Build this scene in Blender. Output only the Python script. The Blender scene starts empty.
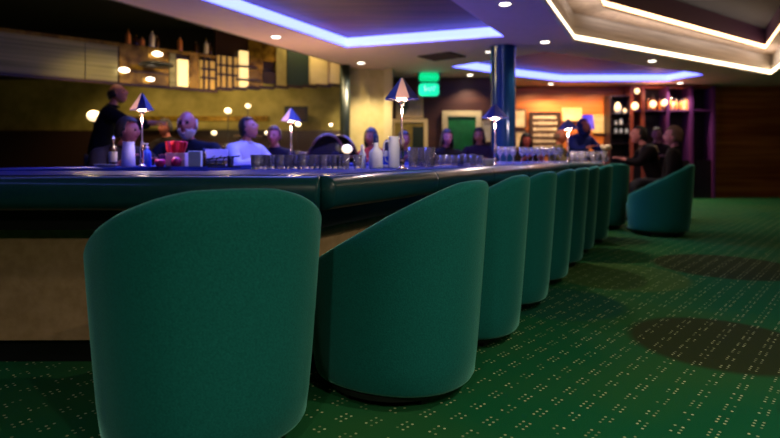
import bpy, bmesh, math, random
from math import sin, cos, pi, radians as R, sqrt
from mathutils import Vector, Matrix
from mathutils.geometry import tessellate_polygon
random.seed(7)
C = bpy.context.scene.collection
F, HZ, CX, CAMZ = 550.0, 156.0, 390.0, 1.0
def at(px, Y, py=None):
    x = (px - CX) / F * Y
    return (x, Y) if py is None else (x, Y, CAMZ + (HZ - py) / F * Y)

# ------------------------------------------------------------------ materials
MATS = {}
def mat(name, col=(0.5, 0.5, 0.5), rough=0.5, metal=0.0, emit=None, es=0.0, trans=0.0, ior=1.45, coat=0.0, sheen=0.0, sheen_tint=(1, 1, 1), spec=0.5):
    m = bpy.data.materials.new(name); m.use_nodes = True
    b = m.node_tree.nodes['Principled BSDF']
    b.inputs['Base Color'].default_value = (*col, 1)
    b.inputs['Roughness'].default_value = rough
    b.inputs['Metallic'].default_value = metal
    b.inputs['IOR'].default_value = ior
    b.inputs['Transmission Weight'].default_value = trans
    b.inputs['Coat Weight'].default_value = coat
    b.inputs['Coat Roughness'].default_value = 0.08
    b.inputs['Sheen Weight'].default_value = sheen
    b.inputs['Sheen Roughness'].default_value = 0.35
    b.inputs['Sheen Tint'].default_value = (*sheen_tint, 1)
    b.inputs['Specular IOR Level'].default_value = spec
    if emit:
        b.inputs['Emission Color'].default_value = (*emit, 1)
        b.inputs['Emission Strength'].default_value = es
    MATS[name] = m
    return m
def N(m, t, **kw):
    n = m.node_tree.nodes.new(t)
    for k, v in kw.items(): setattr(n, k, v)
    return n
def L(m, a, b): m.node_tree.links.new(a, b)
def noisy(m, c1, c2, scale=(5, 5, 5), detail=4, bump=0.0, nscale=1.0, lo=0.35, hi=0.65, coord='Object'):
    b = m.node_tree.nodes['Principled BSDF']
    tc = N(m, 'ShaderNodeTexCoord'); mp = N(m, 'ShaderNodeMapping'); mp.inputs['Scale'].default_value = scale
    nz = N(m, 'ShaderNodeTexNoise'); nz.inputs['Scale'].default_value = nscale; nz.inputs['Detail'].default_value = detail
    cr = N(m, 'ShaderNodeValToRGB')
    cr.color_ramp.elements[0].position = lo; cr.color_ramp.elements[0].color = (*c1, 1)
    cr.color_ramp.elements[1].position = hi; cr.color_ramp.elements[1].color = (*c2, 1)
    L(m, tc.outputs[coord], mp.inputs['Vector']); L(m, mp.outputs[0], nz.inputs['Vector'])
    L(m, nz.outputs['Fac'], cr.inputs[0]); L(m, cr.outputs[0], b.inputs['Base Color'])
    if bump:
        bp = N(m, 'ShaderNodeBump'); bp.inputs['Strength'].default_value = bump; bp.inputs['Distance'].default_value = 0.004
        L(m, nz.outputs['Fac'], bp.inputs['Height']); L(m, bp.outputs[0], b.inputs['Normal'])
    return m

velvet = noisy(mat('velvet', rough=0.85, sheen=0.8, sheen_tint=(0.25, 0.75, 0.6), spec=0.15),
               (0.0025, 0.088, 0.080), (0.005, 0.13, 0.118), scale=(1, 1, 1), nscale=170, detail=3, bump=0.25, lo=0.3, hi=0.7)
black = mat('black_plastic', (0.008, 0.008, 0.009), 0.45)
leather = noisy(mat('teal_leather', rough=0.32, coat=0.3, spec=0.35), (0.004, 0.045, 0.055), (0.006, 0.055, 0.06), nscale=6)
bartop = noisy(mat('bar_top', rough=0.45, spec=0.12), (0.010, 0.03, 0.22), (0.025, 0.04, 0.32), scale=(1, 1, 1), nscale=3)
apron_m = mat('apron_black', (0.006, 0.006, 0.007), 0.4)
tan = noisy(mat('tan_panel', rough=0.6), (0.30, 0.20, 0.09), (0.38, 0.26, 0.13), nscale=4)
soffit_m = noisy(mat('soffit_paint', rough=0.7), (0.86, 0.52, 0.56), (0.90, 0.55, 0.60), nscale=1.5)
darkceil = mat('dark_ceiling', (0.012, 0.008, 0.008), 0.8)
wood_ceil = noisy(mat('ceiling_wood', rough=0.55), (0.10, 0.020, 0.028), (0.22, 0.05, 0.055), scale=(0.6, 9, 1), nscale=1.2)
wood_wall = noisy(mat('wall_wood', rough=0.45), (0.26, 0.06, 0.010), (0.55, 0.18, 0.035), scale=(0.35, 1, 7), nscale=1.3, detail=6)
wood_dark = noisy(mat('wall_dark_wood', rough=0.5), (0.028, 0.007, 0.004), (0.06, 0.017, 0.007), scale=(0.5, 1, 6), nscale=1.3)
grey_wood = noisy(mat('grey_fascia', rough=0.5), (0.42, 0.37, 0.34), (0.70, 0.64, 0.60), scale=(0.6, 0.6, 14), nscale=1.4)
olive = noisy(mat('olive_wall', rough=0.6), (0.20, 0.16, 0.03), (0.30, 0.24, 0.06), nscale=0.8)
cream = noisy(mat('cream_paint', rough=0.6), (0.50, 0.40, 0.17), (0.58, 0.47, 0.22), nscale=1.2)
creamtrim = mat('cream_trim', (0.62, 0.50, 0.26), 0.45)
goldmir = noisy(mat('amber_mirror', rough=0.25, metal=0.6), (0.16, 0.08, 0.008), (0.50, 0.29, 0.035), nscale=2.0)
louver = noisy(mat('grey_louver', rough=0.4, metal=0.3), (0.15, 0.14, 0.05), (0.34, 0.30, 0.13), scale=(0.3, 0.3, 26), nscale=1.0)
darkgreen = mat('dark_green_panel', (0.006, 0.02, 0.010), 0.5)
doorgreen = noisy(mat('door_green', rough=0.4), (0.003, 0.10, 0.022), (0.006, 0.14, 0.035), nscale=1.4)
colm = mat('column_lacquer', (0.012, 0.06, 0.17), 0.2, 0.3, coat=0.6)
steel = mat('steel', (0.65, 0.62, 0.62), 0.2, 1.0)
brass = mat('warm_metal', (0.75, 0.58, 0.48), 0.25, 1.0)
shade_m = mat('shade_blue', (0.008, 0.014, 0.13), 0.3, 0.0, coat=0.3)
shade_l = mat('shade_pale', (0.7, 0.48, 0.42), 0.4, emit=(1, 0.62, 0.5), es=0.2)  # paler, faintly emissive facets of the lampshades
bulb = mat('bulb', (1, 0.9, 0.8), 0.4, emit=(1, 0.82, 0.62), es=6)
bulbw = mat('globe_glow', (1, 0.9, 0.7), 0.4, emit=(1, 0.75, 0.42), es=1.6)
led_b = mat('led_blue', (0.5, 0.7, 1), 0.4, emit=(0.125, 0.16, 1.0), es=4.4)
led_w = mat('led_warm', (1, 0.9, 0.7), 0.4, emit=(1.0, 0.78, 0.50), es=5)
led_o = mat('led_amber', (1, 0.8, 0.6), 0.4, emit=(1.0, 0.58, 0.28), es=5)
dl_m = mat('downlight_glow', (1, 0.95, 0.9), 0.4, emit=(1, 0.88, 0.72), es=7)
trimw = mat('white_trim', (0.6, 0.55, 0.55), 0.5)
signg = mat('sign_green', (0.0, 0.5, 0.2), 0.4, emit=(0.0, 0.62, 0.22), es=0.9)
signg2 = mat('sign_mint', (0.0, 0.6, 0.35), 0.4, emit=(0.01, 0.80, 0.40), es=1.0)
signw = mat('sign_pale', (0.7, 1, 0.85), 0.4, emit=(0.35, 1.0, 0.75), es=1.0)
glass = mat('clear_glass', (0.88, 0.84, 1.0), 0.05, trans=0.84, ior=1.45, coat=0.8)
frost = mat('frosted_glass', (0.75, 0.78, 0.95), 0.35, trans=0.45)
amberg = mat('brown_glass', (0.05, 0.02, 0.006), 0.08, coat=0.5)
blueg = mat('blue_plastic', (0.03, 0.08, 0.65), 0.25)
navy = mat('navy_cap', (0.01, 0.02, 0.12), 0.35)
lav = mat('lavender_plastic', (0.50, 0.48, 0.85), 0.35)
white = mat('white_paper', (0.75, 0.74, 0.78), 0.6)
redm = mat('red_paper', (0.80, 0.02, 0.05), 0.5)
pinkm = mat('magenta_glass', (0.65, 0.02, 0.18), 0.2, coat=0.5)
labelm = mat('bottle_label', (0.6, 0.52, 0.38), 0.6)
orangeb = mat('orange_liquor', (0.75, 0.25, 0.06), 0.2, coat=0.5)
paleb = mat('pale_liquor', (0.75, 0.6, 0.4), 0.2, coat=0.5)
framed = mat('dark_frame', (0.03, 0.012, 0.008), 0.4)
print_m = noisy(mat('pale_print', rough=0.6), (0.42, 0.34, 0.21), (0.56, 0.48, 0.33), nscale=5, scale=(1, 1, 1))
board_m = mat('menu_board_dark', (0.05, 0.025, 0.016), 0.5)
cabm = mat('cabinet_dark', (0.012, 0.006, 0.014), 0.4)
redpost = mat('red_wood_post', (0.22, 0.05, 0.035), 0.4)
purpp = mat('purple_post', (0.10, 0.02, 0.12), 0.4)
lampshade_p = mat('violet_shade', (0.22, 0.12, 0.75), 0.6, emit=(0.16, 0.08, 0.75), es=0.35)
ventm = mat('vent_dark', (0.05, 0.015, 0.025), 0.6)
basewood = mat('dark_table_wood', (0.03, 0.014, 0.008), 0.3)

# carpet -----------------------------------------------------------------
carpet = mat('carpet', rough=0.95, spec=0.1)
def build_carpet():
    m = carpet; b = m.node_tree.nodes['Principled BSDF']
    tc = N(m, 'ShaderNodeTexCoord')
    def M_(op, a, b_=None, c=None):
        n = N(m, 'ShaderNodeMath', operation=op)
        for i, v in enumerate((a, b_, c)):
            if v is None: continue
            if isinstance(v, (int, float)): n.inputs[i].default_value = v
            else: L(m, v, n.inputs[i])
        return n.outputs[0]
    sep = N(m, 'ShaderNodeSeparateXYZ'); L(m, tc.outputs['Object'], sep.inputs[0])
    X, Y = sep.outputs[0], sep.outputs[1]
    # rotated axes: u along rows, v across
    a = R(48); ca, sa = cos(a), sin(a)
    u = M_('ADD', M_('MULTIPLY', X, ca), M_('MULTIPLY', Y, sa))
    v = M_('ADD', M_('MULTIPLY', X, -sa), M_('MULTIPLY', Y, ca))
    su, sv = 0.027, 0.027
    uu = M_('DIVIDE', u, su); vv = M_('DIVIDE', v, sv)
    iu = M_('FLOOR', uu); iv = M_('FLOOR', vv)
    fu = M_('SUBTRACT', M_('FRACT', uu), 0.5); fv = M_('SUBTRACT', M_('FRACT', vv), 0.5)
    r2 = M_('ADD', M_('MULTIPLY', fu, fu), M_('MULTIPLY', fv, fv))
    dot = M_('LESS_THAN', r2, 0.036)
    # groups: rows in pairs out of five, runs of 3 out of 5, shifted between pairs
    rowsel = M_('LESS_THAN', M_('FLOORED_MODULO', iv, 4.0), 1.5)
    pair = M_('FLOOR', M_('DIVIDE', iv, 4.0))
    sh = M_('MULTIPLY', pair, 2.0)
    colsel = M_('LESS_THAN', M_('FLOORED_MODULO', M_('ADD', iu, sh), 5.0), 2.5)
    wn = N(m, 'ShaderNodeTexWhiteNoise', noise_dimensions='2D')
    cb = N(m, 'ShaderNodeCombineXYZ'); L(m, iu, cb.inputs[0]); L(m, iv, cb.inputs[1]); L(m, cb.outputs[0], wn.inputs['Vector'])
    keep = M_('LESS_THAN', wn.outputs['Value'], 0.86)
    mask = M_('MULTIPLY', M_('MULTIPLY', dot, rowsel), M_('MULTIPLY', colsel, keep))
    # base tints
    nz = N(m, 'ShaderNodeTexNoise'); nz.inputs['Scale'].default_value = 0.9; nz.inputs['Detail'].default_value = 2
    L(m, tc.outputs['Object'], nz.inputs['Vector'])
    cr = N(m, 'ShaderNodeValToRGB')
    cr.color_ramp.elements[0].position = 0.42; cr.color_ramp.elements[0].color = (0.004, 0.085, 0.030, 1)
    cr.color_ramp.elements[1].position = 0.62; cr.color_ramp.elements[1].color = (0.016, 0.090, 0.024, 1)
    L(m, nz.outputs['Fac'], cr.inputs[0])
    col = cr.outputs[0]
    def mix(fac, c1, c2):
        n = N(m, 'ShaderNodeMix', data_type='RGBA')
        if isinstance(fac, (int, float)): n.inputs[0].default_value = fac
        else: L(m, fac, n.inputs[0])
        for i, c in ((6, c1), (7, c2)):
            if isinstance(c, tuple): n.inputs[i].default_value = (*c, 1)
            else: L(m, c, n.inputs[i])
        return n.outputs[2]
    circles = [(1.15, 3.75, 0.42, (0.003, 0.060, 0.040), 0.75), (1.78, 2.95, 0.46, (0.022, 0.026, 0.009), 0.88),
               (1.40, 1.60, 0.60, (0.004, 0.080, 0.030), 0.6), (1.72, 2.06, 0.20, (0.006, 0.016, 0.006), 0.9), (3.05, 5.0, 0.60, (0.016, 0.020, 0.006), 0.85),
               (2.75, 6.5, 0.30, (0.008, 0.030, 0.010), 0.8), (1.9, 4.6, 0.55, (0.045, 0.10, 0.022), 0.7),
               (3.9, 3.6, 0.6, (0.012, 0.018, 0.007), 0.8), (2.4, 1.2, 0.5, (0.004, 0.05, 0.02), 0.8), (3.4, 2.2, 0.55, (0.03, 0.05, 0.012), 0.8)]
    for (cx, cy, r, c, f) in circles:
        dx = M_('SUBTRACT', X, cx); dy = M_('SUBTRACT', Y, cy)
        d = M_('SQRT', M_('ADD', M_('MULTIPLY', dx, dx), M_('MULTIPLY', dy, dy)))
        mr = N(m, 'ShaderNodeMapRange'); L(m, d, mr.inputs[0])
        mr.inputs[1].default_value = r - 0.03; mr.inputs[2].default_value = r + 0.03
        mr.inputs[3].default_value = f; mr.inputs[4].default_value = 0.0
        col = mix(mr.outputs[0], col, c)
    fine = N(m, 'ShaderNodeTexNoise'); fine.inputs['Scale'].default_value = 220; L(m, tc.outputs['Object'], fine.inputs['Vector'])
    dn = mix(M_('MULTIPLY', mask, M_('ADD', 0.25, M_('MULTIPLY', wn.outputs['Value'], 0.75))), col, (0.50, 0.58, 0.30))
    L(m, dn, b.inputs['Base Color'])
    bp = N(m, 'ShaderNodeBump'); bp.inputs['Strength'].default_value = 0.4; bp.inputs['Distance'].default_value = 0.004
    L(m, fine.outputs['Fac'], bp.inputs['Height']); L(m, bp.outputs[0], b.inputs['Normal'])
build_carpet()

# ------------------------------------------------------------------ mesh helpers
def obj(name, bm, m, parent=None, smooth=False, bevel=0, loc=None):
    me = bpy.data.meshes.new(name)
    bmesh.ops.recalc_face_normals(bm, faces=bm.faces[:])
    bm.to_mesh(me); bm.free()
    if smooth:
        for p in me.polygons: p.use_smooth = True
    for mm in (m if isinstance(m, (list, tuple)) else [m]): me.materials.append(mm)
    o = bpy.data.objects.new(name, me); C.objects.link(o)
    if parent is not None: o.parent = parent
    if loc is not None: o.location = loc
    if bevel:
        b = o.modifiers.new('bev', 'BEVEL'); b.width = bevel; b.segments = 3; b.limit_method = 'ANGLE'
    return o
def tag(o, label, cat, group=None, kind=None):
    o['label'] = label; o['category'] = cat
    if group: o['group'] = group
    if kind: o['kind'] = kind
    return o
def thing(name, label, cat, loc=(0, 0, 0), rz=0, group=None):
    o = bpy.data.objects.new(name, None); C.objects.link(o); o.empty_display_size = 0.1
    o.location = loc; o.rotation_euler = (0, 0, rz)
    return tag(o, label, cat, group)
def struct(name, bm, m, parent=None, **k):
    o = obj(name, bm, m, parent, **k)
    if parent is None: o['kind'] = 'structure'
    return o
def copy_tree(o, parent=None):
    c = o.copy(); C.objects.link(c); c.parent = parent
    for ch in list(o.children): copy_tree(ch, c)
    return c
def place(proto, used, loc, rz, label, group=None, scale=None):
    o = copy_tree(proto) if used else proto
    o.location = loc; o.rotation_euler = (0, 0, rz); o['label'] = label
    if group: o['group'] = group
    o.scale = ((scale or 1),) * 3
    return o
def BM(): return bmesh.new()
def box(bm, c, s, rz=0, rx=0, ry=0):
    M = Matrix.Translation(c) @ Matrix.Rotation(rz, 4, 'Z') @ Matrix.Rotation(ry, 4, 'Y') @ Matrix.Rotation(rx, 4, 'X') @ Matrix.Diagonal((s[0], s[1], s[2], 1))
    bmesh.ops.create_cube(bm, size=1, matrix=M); return bm
def lathe(bm, prof, seg=24, c=(0, 0, 0), cap=True):
    rings = []
    for r, z in prof:
        rings.append([bm.verts.new((c[0] + r * cos(2 * pi * i / seg), c[1] + r * sin(2 * pi * i / seg), c[2] + z)) for i in range(seg)])
    for a, b in zip(rings, rings[1:]):
        for i in range(seg):
            bm.faces.new((a[i], a[(i + 1) % seg], b[(i + 1) % seg], b[i]))
    if cap:
        bm.faces.new(rings[0][::-1]); bm.faces.new(rings[-1])
    return bm
def tube(bm, pts, r, seg=10):
    pts = [Vector(p) for p in pts]; rings = []
    for i, p in enumerate(pts):
        d = (pts[min(i + 1, len(pts) - 1)] - pts[max(i - 1, 0)]).normalized()
        up = Vector((0, 0, 1)) if abs(d.z) < 0.9 else Vector((1, 0, 0))
        s = d.cross(up).normalized(); t = s.cross(d)
        rr = r[i] if isinstance(r, (list, tuple)) else r
        rings.append([bm.verts.new(p + s * rr * cos(2 * pi * k / seg) + t * rr * sin(2 * pi * k / seg)) for k in range(seg)])
    for a, b in zip(rings, rings[1:]):
        for i in range(seg): bm.faces.new((a[i], a[(i + 1) % seg], b[(i + 1) % seg], b[i]))
    bm.faces.new(rings[0][::-1]); bm.faces.new(rings[-1])
    return bm
def ball(bm, c, r, seg=16):
    rr = r if isinstance(r, (tuple, list)) else (r, r, r)
    bmesh.ops.create_uvsphere(bm, u_segments=seg, v_segments=max(8, seg // 2), radius=1, matrix=Matrix.Translation(c) @ Matrix.Diagonal((*rr, 1)))
    return bm
def slab(bm, loops, z0, z1, sides=True):
    """polygon (first loop) with holes, between z0 and z1"""
    flat = [p for lp in loops for p in lp]
    tris = tessellate_polygon([[Vector((x, y, 0)) for x, y in lp] for lp in loops])
    bot = [bm.verts.new((x, y, z0)) for x, y in flat]; top = [bm.verts.new((x, y, z1)) for x, y in flat]
    for t in tris:
        try: bm.faces.new([bot[i] for i in t]); bm.faces.new([top[i] for i in t])
        except ValueError: pass
    if sides:
        k = 0
        for lp in loops:
            n = len(lp)
            for i in range(n):
                a, b = k + i, k + (i + 1) % n
                bm.faces.new((bot[a], bot[b], top[b], top[a]))
            k += n
    return bm
def offset(poly, d):
    """inward offset of a counter-clockwise polygon"""
    n = len(poly); out = []
    for i in range(n):
        p0, p1, p2 = Vector(poly[i - 1]), Vector(poly[i]), Vector(poly[(i + 1) % n])
        e1 = (p1 - p0).normalized(); e2 = (p2 - p1).normalized()
        n1 = Vector((-e1.y, e1.x)); n2 = Vector((-e2.y, e2.x))
        k = (n1 + n2); k = k / max(0.3, k.dot(n1))
        q = p1 + k * d; out.append((q.x, q.y))
    return out

# ------------------------------------------------------------------ the room
SZ = 2.70   # soffit height
XL, XR, YN, YF = -8.6, 9.8, -3.5, 13.4
struct('floor', slab(BM(), [[(XL, YN), (XR, YN), (XR, YF), (XL, YF)]], -0.1, 0), carpet)
struct('ceiling', slab(BM(), [[(XL, YN), (XR, YN), (XR, YF + .1), (XL, YF + .1)]], 3.5, 3.6), darkceil)
cove1 = [(-5.1, 0.3), (-0.68, 8.66)][::-1]
# soffit recesses (plan)
d1 = Vector((0.463, 0.886))
A1 = Vector((-0.68, 8.66)); B1 = Vector((1.64, 7.86)); A0 = A1 - d1 * 7.5; B0 = B1 - d1 * 8.3
rec1 = [tuple(A0), tuple(B0), tuple(B1), tuple(A1)]
rec2 = [(1.15, 10.5), (2.53, 8.95), (6.3, 11.3), (6.60, 11.55), (6.36, 12.55), (3.95, 12.6), (2.8, 11.85)]
P3a = Vector((2.67, 8.0)); P3b = Vector((5.36, 9.74)); u3 = (P3b - P3a).normalized(); P3b = P3a + u3 * 6.2
v3 = Vector((-0.44, -0.898))
P3d = P3a + v3 * 4.6; P3c = P3b + v3 * 6.5
rec3 = [tuple(P3d), tuple(P3c), tuple(P3b), tuple(P3a)]
sl = lambda y: -3.05 + (y - 6) * 0.5
outer_sof = [(sl(YN), YN), (XR, YN), (XR, YF), (sl(11.6), YF), (sl(11.6), 11.6)]
struct('ceiling_soffit', slab(BM(), [outer_sof, rec1, rec2, rec3], SZ, SZ + 0.03), soffit_m)
# outer edge of the soffit up to the dark ceiling
bm = BM(); a = Vector((sl(YN), YN, 0)); b_ = Vector((sl(11.6), 11.6, 0)); mid = (a + b_) / 2
box(bm, (mid.x + 0.03, mid.y, SZ + 0.4), ((b_ - a).length, 0.04, 0.8), rz=math.atan2((b_ - a).y, (b_ - a).x))
struct('ceiling_edge', bm, darkceil)

def recess(name, poly, h, wall_m, top_m, led_m, led_h, led_edges, led_z=0.0):
    pass
def wall_strip(bm, p, q, z0, z1, th=0.02, out=1):
    p = Vector(p); q = Vector(q); d = (q - p); n = Vector((d.y, -d.x)).normalized() * (th / 2) * out
    m_ = (p + q) / 2 + n
    box(bm, (m_.x, m_.y, (z0 + z1) / 2), (d.length, th, z1 - z0), rz=math.atan2(d.y, d.x))
# recess 1 + 2: shallow, blue LED band round the edge, wood plank lid
def blue_recess(poly, tagname, h=0.17):
    n = len(poly)
    struct('ceiling_recess', slab(BM(), [offset(poly, -0.05)], SZ + h, SZ + h + 0.04), wood_ceil)
    r = thing('led_strip', tagname, 'light strip', (0, 0, 0), 0, 'blue light strips round the ceiling recesses')
    for i in range(n):
        bm = BM(); wall_strip(bm, poly[i], poly[(i + 1) % n], SZ + 0.012, SZ + h * 0.93, 0.025, out=1)
        obj('light_panel', bm, led_b, r)
blue_recess(rec1, 'glowing pale blue light strip edging the long ceiling recess above the bar')
blue_recess(rec2, 'glowing blue light strip edging the far ceiling recess beyond the column')
# recess 3: deep, stepped, warm LEDs
h3 = 0.38
bm = BM()
for i in range(4): wall_strip(bm, rec3[i], rec3[(i + 1) % 4], SZ, SZ + h3, 0.04)
struct('ceiling_fascia', bm, grey_wood)
in3 = offset(rec3, 0.42)
struct('ceiling_ledge', slab(BM(), [offset(rec3, -0.05), in3], SZ + h3, SZ + h3 + 0.04), noisy(mat('ledge_brown', rough=0.5), (0.30, 0.20, 0.14), (0.42, 0.29, 0.20), nscale=2))
bm = BM()
for i in range(4): wall_strip(bm, in3[i], in3[(i + 1) % 4], SZ + h3 + 0.04, 3.5, 0.03)
struct('ceiling_upstand', bm, mat('upstand_dark', (0.05, 0.02, 0.05), 0.5))
r = thing('led_strip', 'thin warm white light line along the lower rim of the stepped ceiling recess', 'light strip')
for i in range(4):
    bm = BM(); wall_strip(bm, offset(rec3, 0.012)[i], offset(rec3, 0.012)[(i + 1) % 4], SZ + 0.005, SZ + 0.06, 0.02)
    obj('light_panel', bm, led_w, r)
    bm = BM(); wall_strip(bm, offset(rec3, 0.02)[i], offset(rec3, 0.02)[(i + 1) % 4], SZ - 0.03, SZ + 0.0, 0.05)
    obj('rim', bm, grey_wood, r)
r = thing('led_strip', 'amber light line along the upper step of the stepped ceiling recess', 'light strip')
for i in range(4):
    bm = BM(); wall_strip(bm, offset(in3, 0.01)[i], offset(in3, 0.01)[(i + 1) % 4], SZ + h3 + 0.035, SZ + h3 + 0.095, 0.02)
    obj('light_panel', bm, led_o, r)

# vent in the soffit
t = thing('ceiling_vent', 'dark square air vent in the mauve soffit beside the blue strip', 'vent', (0, 0, 0))
vx, vy = 0.88, 9.35
t.location = (vx, vy, SZ)
bm = BM(); box(bm, (0, 0, -0.01), (0.64, 0.52, 0.02)); obj('frame', bm, ventm, t); t.rotation_euler = (0, 0, R(-38))
bm = BM()
for i in range(7): box(bm, (0, -0.16 + i * 0.053, -0.024), (0.56, 0.012, 0.014), rx=0.5)
obj('slat', bm, ventm, t)

# walls
WM = 11.9
def wall(name, x0, y0, x1, y1, z0, z1, m, th=0.1):
    bm = BM(); p = Vector((x0, y0)); q = Vector((x1, y1)); d = q - p; nrm = Vector((-d.y, d.x)).normalized() * th / 2
    c = (p + q) / 2 + nrm
    box(bm, (c.x, c.y, (z0 + z1) / 2), (d.length, th, z1 - z0), rz=math.atan2(d.y, d.x))
    return struct(name, bm, m)
XP0, XP1, XJ = at(349, 11)[0], at(393, 11)[0], at(500, WM)[0]
wall('wall_back_left', XL, 10.9, XP0, 10.9, 0, 3.5, olive)
wall('wall_partition', XP0, 10.8, XP1, 10.8, 0, 3.5, cream, 0.15)
wall('wall_back_middle', XP1 - 0.1, WM, XJ, WM, 0, 3.0, wood_dark)
wall('wall_jog', XJ, WM, XJ, YF, 0, 3.0, wood_dark)
wall('wall_back_right', XJ, YF, XR, YF, 0, 3.5, wood_wall)
wall('wall_left', XL, YN, XL, 10.9, 0, 3.5, darkgreen)
wall('wall_right', XR, YF, XR, YN, 0, 3.5, wood_dark)
wall('wall_front', XR, YN, XL, YN, 0, 3.5, wood_dark)
# trim where the partition meets the dark wall
bm = BM(); box(bm, (at(388, 10.75)[0], 10.72, 1.4), (0.16, 0.1, 2.8)); struct('trim_1', bm, creamtrim)
bm = BM(); box(bm, (at(368, 10.7)[0], 10.76, 1.4), (0.05, 0.04, 2.8)); struct('trim_2', bm, cream)
# low dark dado on the left back wall
bm = BM(); box(bm, ((XL + XP0) / 2, 10.82, 0.75), (XP0 - XL, 0.12, 1.5)); struct('trim_3', bm, basewood)
bm = BM(); box(bm, (at(190, 10.6)[0], 10.68, 1.72), (3.0, 0.16, 0.10)); struct('trim_4', bm, goldmir, bevel=0.01)

bm = BM(); box(bm, ((XL + XP0) / 2, 10.86, 3.0), (XP0 - XL, 0.06, 0.98)); struct('wall_shade_sheet', bm, darkceil)  # dark sheet over the upper wall, shade put in as colour
# upper gallery fascia (two runs) hanging over the far left side
ZB, ZT = 2.05, 2.56
def run(p, q, items, name):
    p = Vector(p); q = Vector(q); d = q - p; Ln = d.length; rz = math.atan2(d.y, d.x)
    root = bpy.data.objects.new(name, None); C.objects.link(root); root.location = (p.x, p.y, 0); root.rotation_euler = (0, 0, rz); root['kind'] = 'structure'
    for (s0, s1, z0, z1, m, dep, nm) in items:
        bm = BM(); box(bm, ((s0 + s1) / 2 * Ln, dep, (z0 + z1) / 2), ((s1 - s0) * Ln, 0.06, z1 - z0)); obj(nm, bm, m, root)
    return root
glowcol = mat('lit_amber_panel', (1, 0.8, 0.4), 0.4, emit=(1.0, 0.70, 0.28), es=0.9)
glowdim = mat('lit_gold_panel', (0.28, 0.16, 0.03), 0.4, emit=(0.9, 0.48, 0.10), es=0.35)
ga, gb, gc = (-6.6, 5.35), (-2.80, 8.85), (-0.86, 10.5)
def u_a(px):  # fraction along run a for a picture column
    p = Vector(ga); q = Vector(gb); k = (px - CX) / F
    return (k * p.y - p.x) / ((q.x - p.x) - k * (q.y - p.y))
def u_b(px):
    p = Vector(gb); q = Vector(gc); k = (px - CX) / F
    return (k * p.y - p.x) / ((q.x - p.x) - k * (q.y - p.y))
items = [(0, 1, ZT, ZT + 0.05, goldmir, -0.02, 'ledge'), (0, 1, ZB - 0.04, ZB, basewood, -0.03, 'rail'), (0, 1, ZB, ZT, basewood, 0.06, 'backing'),
         (0, u_a(84), ZB, ZT, louver, 0, 'panel'), (u_a(85), u_a(117), ZB, ZT, louver, 0, 'panel'), (u_a(119), u_a(168), ZB, ZT, goldmir, 0, 'panel'), (u_a(169), u_a(175), ZB, ZT, louver, 0, 'panel'),
         (u_a(177), u_a(187), ZB + 0.02, ZT - 0.08, glowcol, -0.02, 'lit_panel'), (u_a(189), u_a(198), ZB, ZT, goldmir, 0, 'panel'), (u_a(200), 1.0, ZB + 0.02, ZT - 0.05, glowdim, 0, 'lit_panel')]
for q in (202, 207, 214): items.append((u_a(q), u_a(q + 1.6), ZB, ZT, basewood, -0.03, 'mullion'))
for q, z in ((200, 2.36), (200, 2.22)): items.append((u_a(q), 1.0, z, z + 0.03, basewood, -0.03, 'crossbar'))
items.append((u_a(119), u_a(168), 2.22, 2.24, basewood, -0.03, 'crossbar'))
run(ga, gb, items, 'wall_gallery_left')
def zb(px):
    p = Vector(gb); q = Vector(gc); t = u_b(px); Yp = p.lerp(q, t).y; return 1 + (156 - (88 - (px - 217) / 128 * 4)) / F * Yp
items = [(0, 1, 2.32, 3.45, basewood, 0.06, 'backing')]
for a_, b_, z0, z1, m_, dep, nm in ((217, 237, 0, 2.62, glowdim, 0, 'lit_panel'), (239, 247, 0, 2.74, glowcol, -0.02, 'lit_panel'), (248, 262, 0, 3.0, goldmir, 0, 'panel'),
        (262, 275, 0.04, 2.44, framed, -0.01, 'panel'), (262, 275, 0.42, 3.1, goldmir, -0.01, 'panel'), (275, 285, 0, 3.2, olive, -0.02, 'panel'), (286, 307, 0, 3.3, darkgreen, -0.02, 'panel'),
        (309, 326, 0, 3.3, cream, -0.02, 'panel'), (327, 344, 0, 3.3, creamtrim, 0.0, 'panel')):
    items.append((u_b(a_), u_b(b_), zb((a_ + b_) / 2) + z0, z1, m_, dep, nm))
for q in (219, 225, 231): items.append((u_b(q), u_b(q + 1.5), zb(q), 2.62, basewood, -0.03, 'mullion'))
for q, z in ((217, 2.30), (217, 2.45)): items.append((u_b(q), u_b(237), z, z + 0.03, basewood, -0.03, 'crossbar'))
for a_ in range(217, 343, 14): items.append((u_b(a_), u_b(a_ + 14), zb(a_ + 7) - 0.05, zb(a_ + 7), basewood, -0.03, 'rail'))
run(gb, gc, items, 'wall_gallery_right')
for (x0, x1, z) in ((236, 258, 2.48), (236, 262, 2.26)):
    bm = BM(); p = Vector(gb).lerp(Vector(gc), u_b((x0 + x1) / 2)); box(bm, (p.x, p.y - 0.06, z), ((x1 - x0) / F * 9.0, 0.08, 0.035), rz=0.6); struct('trim_5', bm, basewood)
# column and pole
px, py = at(503, 8.55)
bm = lathe(BM(), [(0.20, 0), (0.20, 0.02), (0.19, 0.05), (0.19, 2.66), (0.205, 2.68), (0.205, 2.699)], 40)
struct('pillar_column', bm, colm, smooth=True, loc=(px, py, 0))
px, py = at(345, 10.3)
struct('pillar_pole', lathe(BM(), [(0.095, 0), (0.095, 2.699)], 28), mat('pole_black', (0.006, 0.012, 0.010), 0.35), smooth=True, loc=(px, py, 0))

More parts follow.
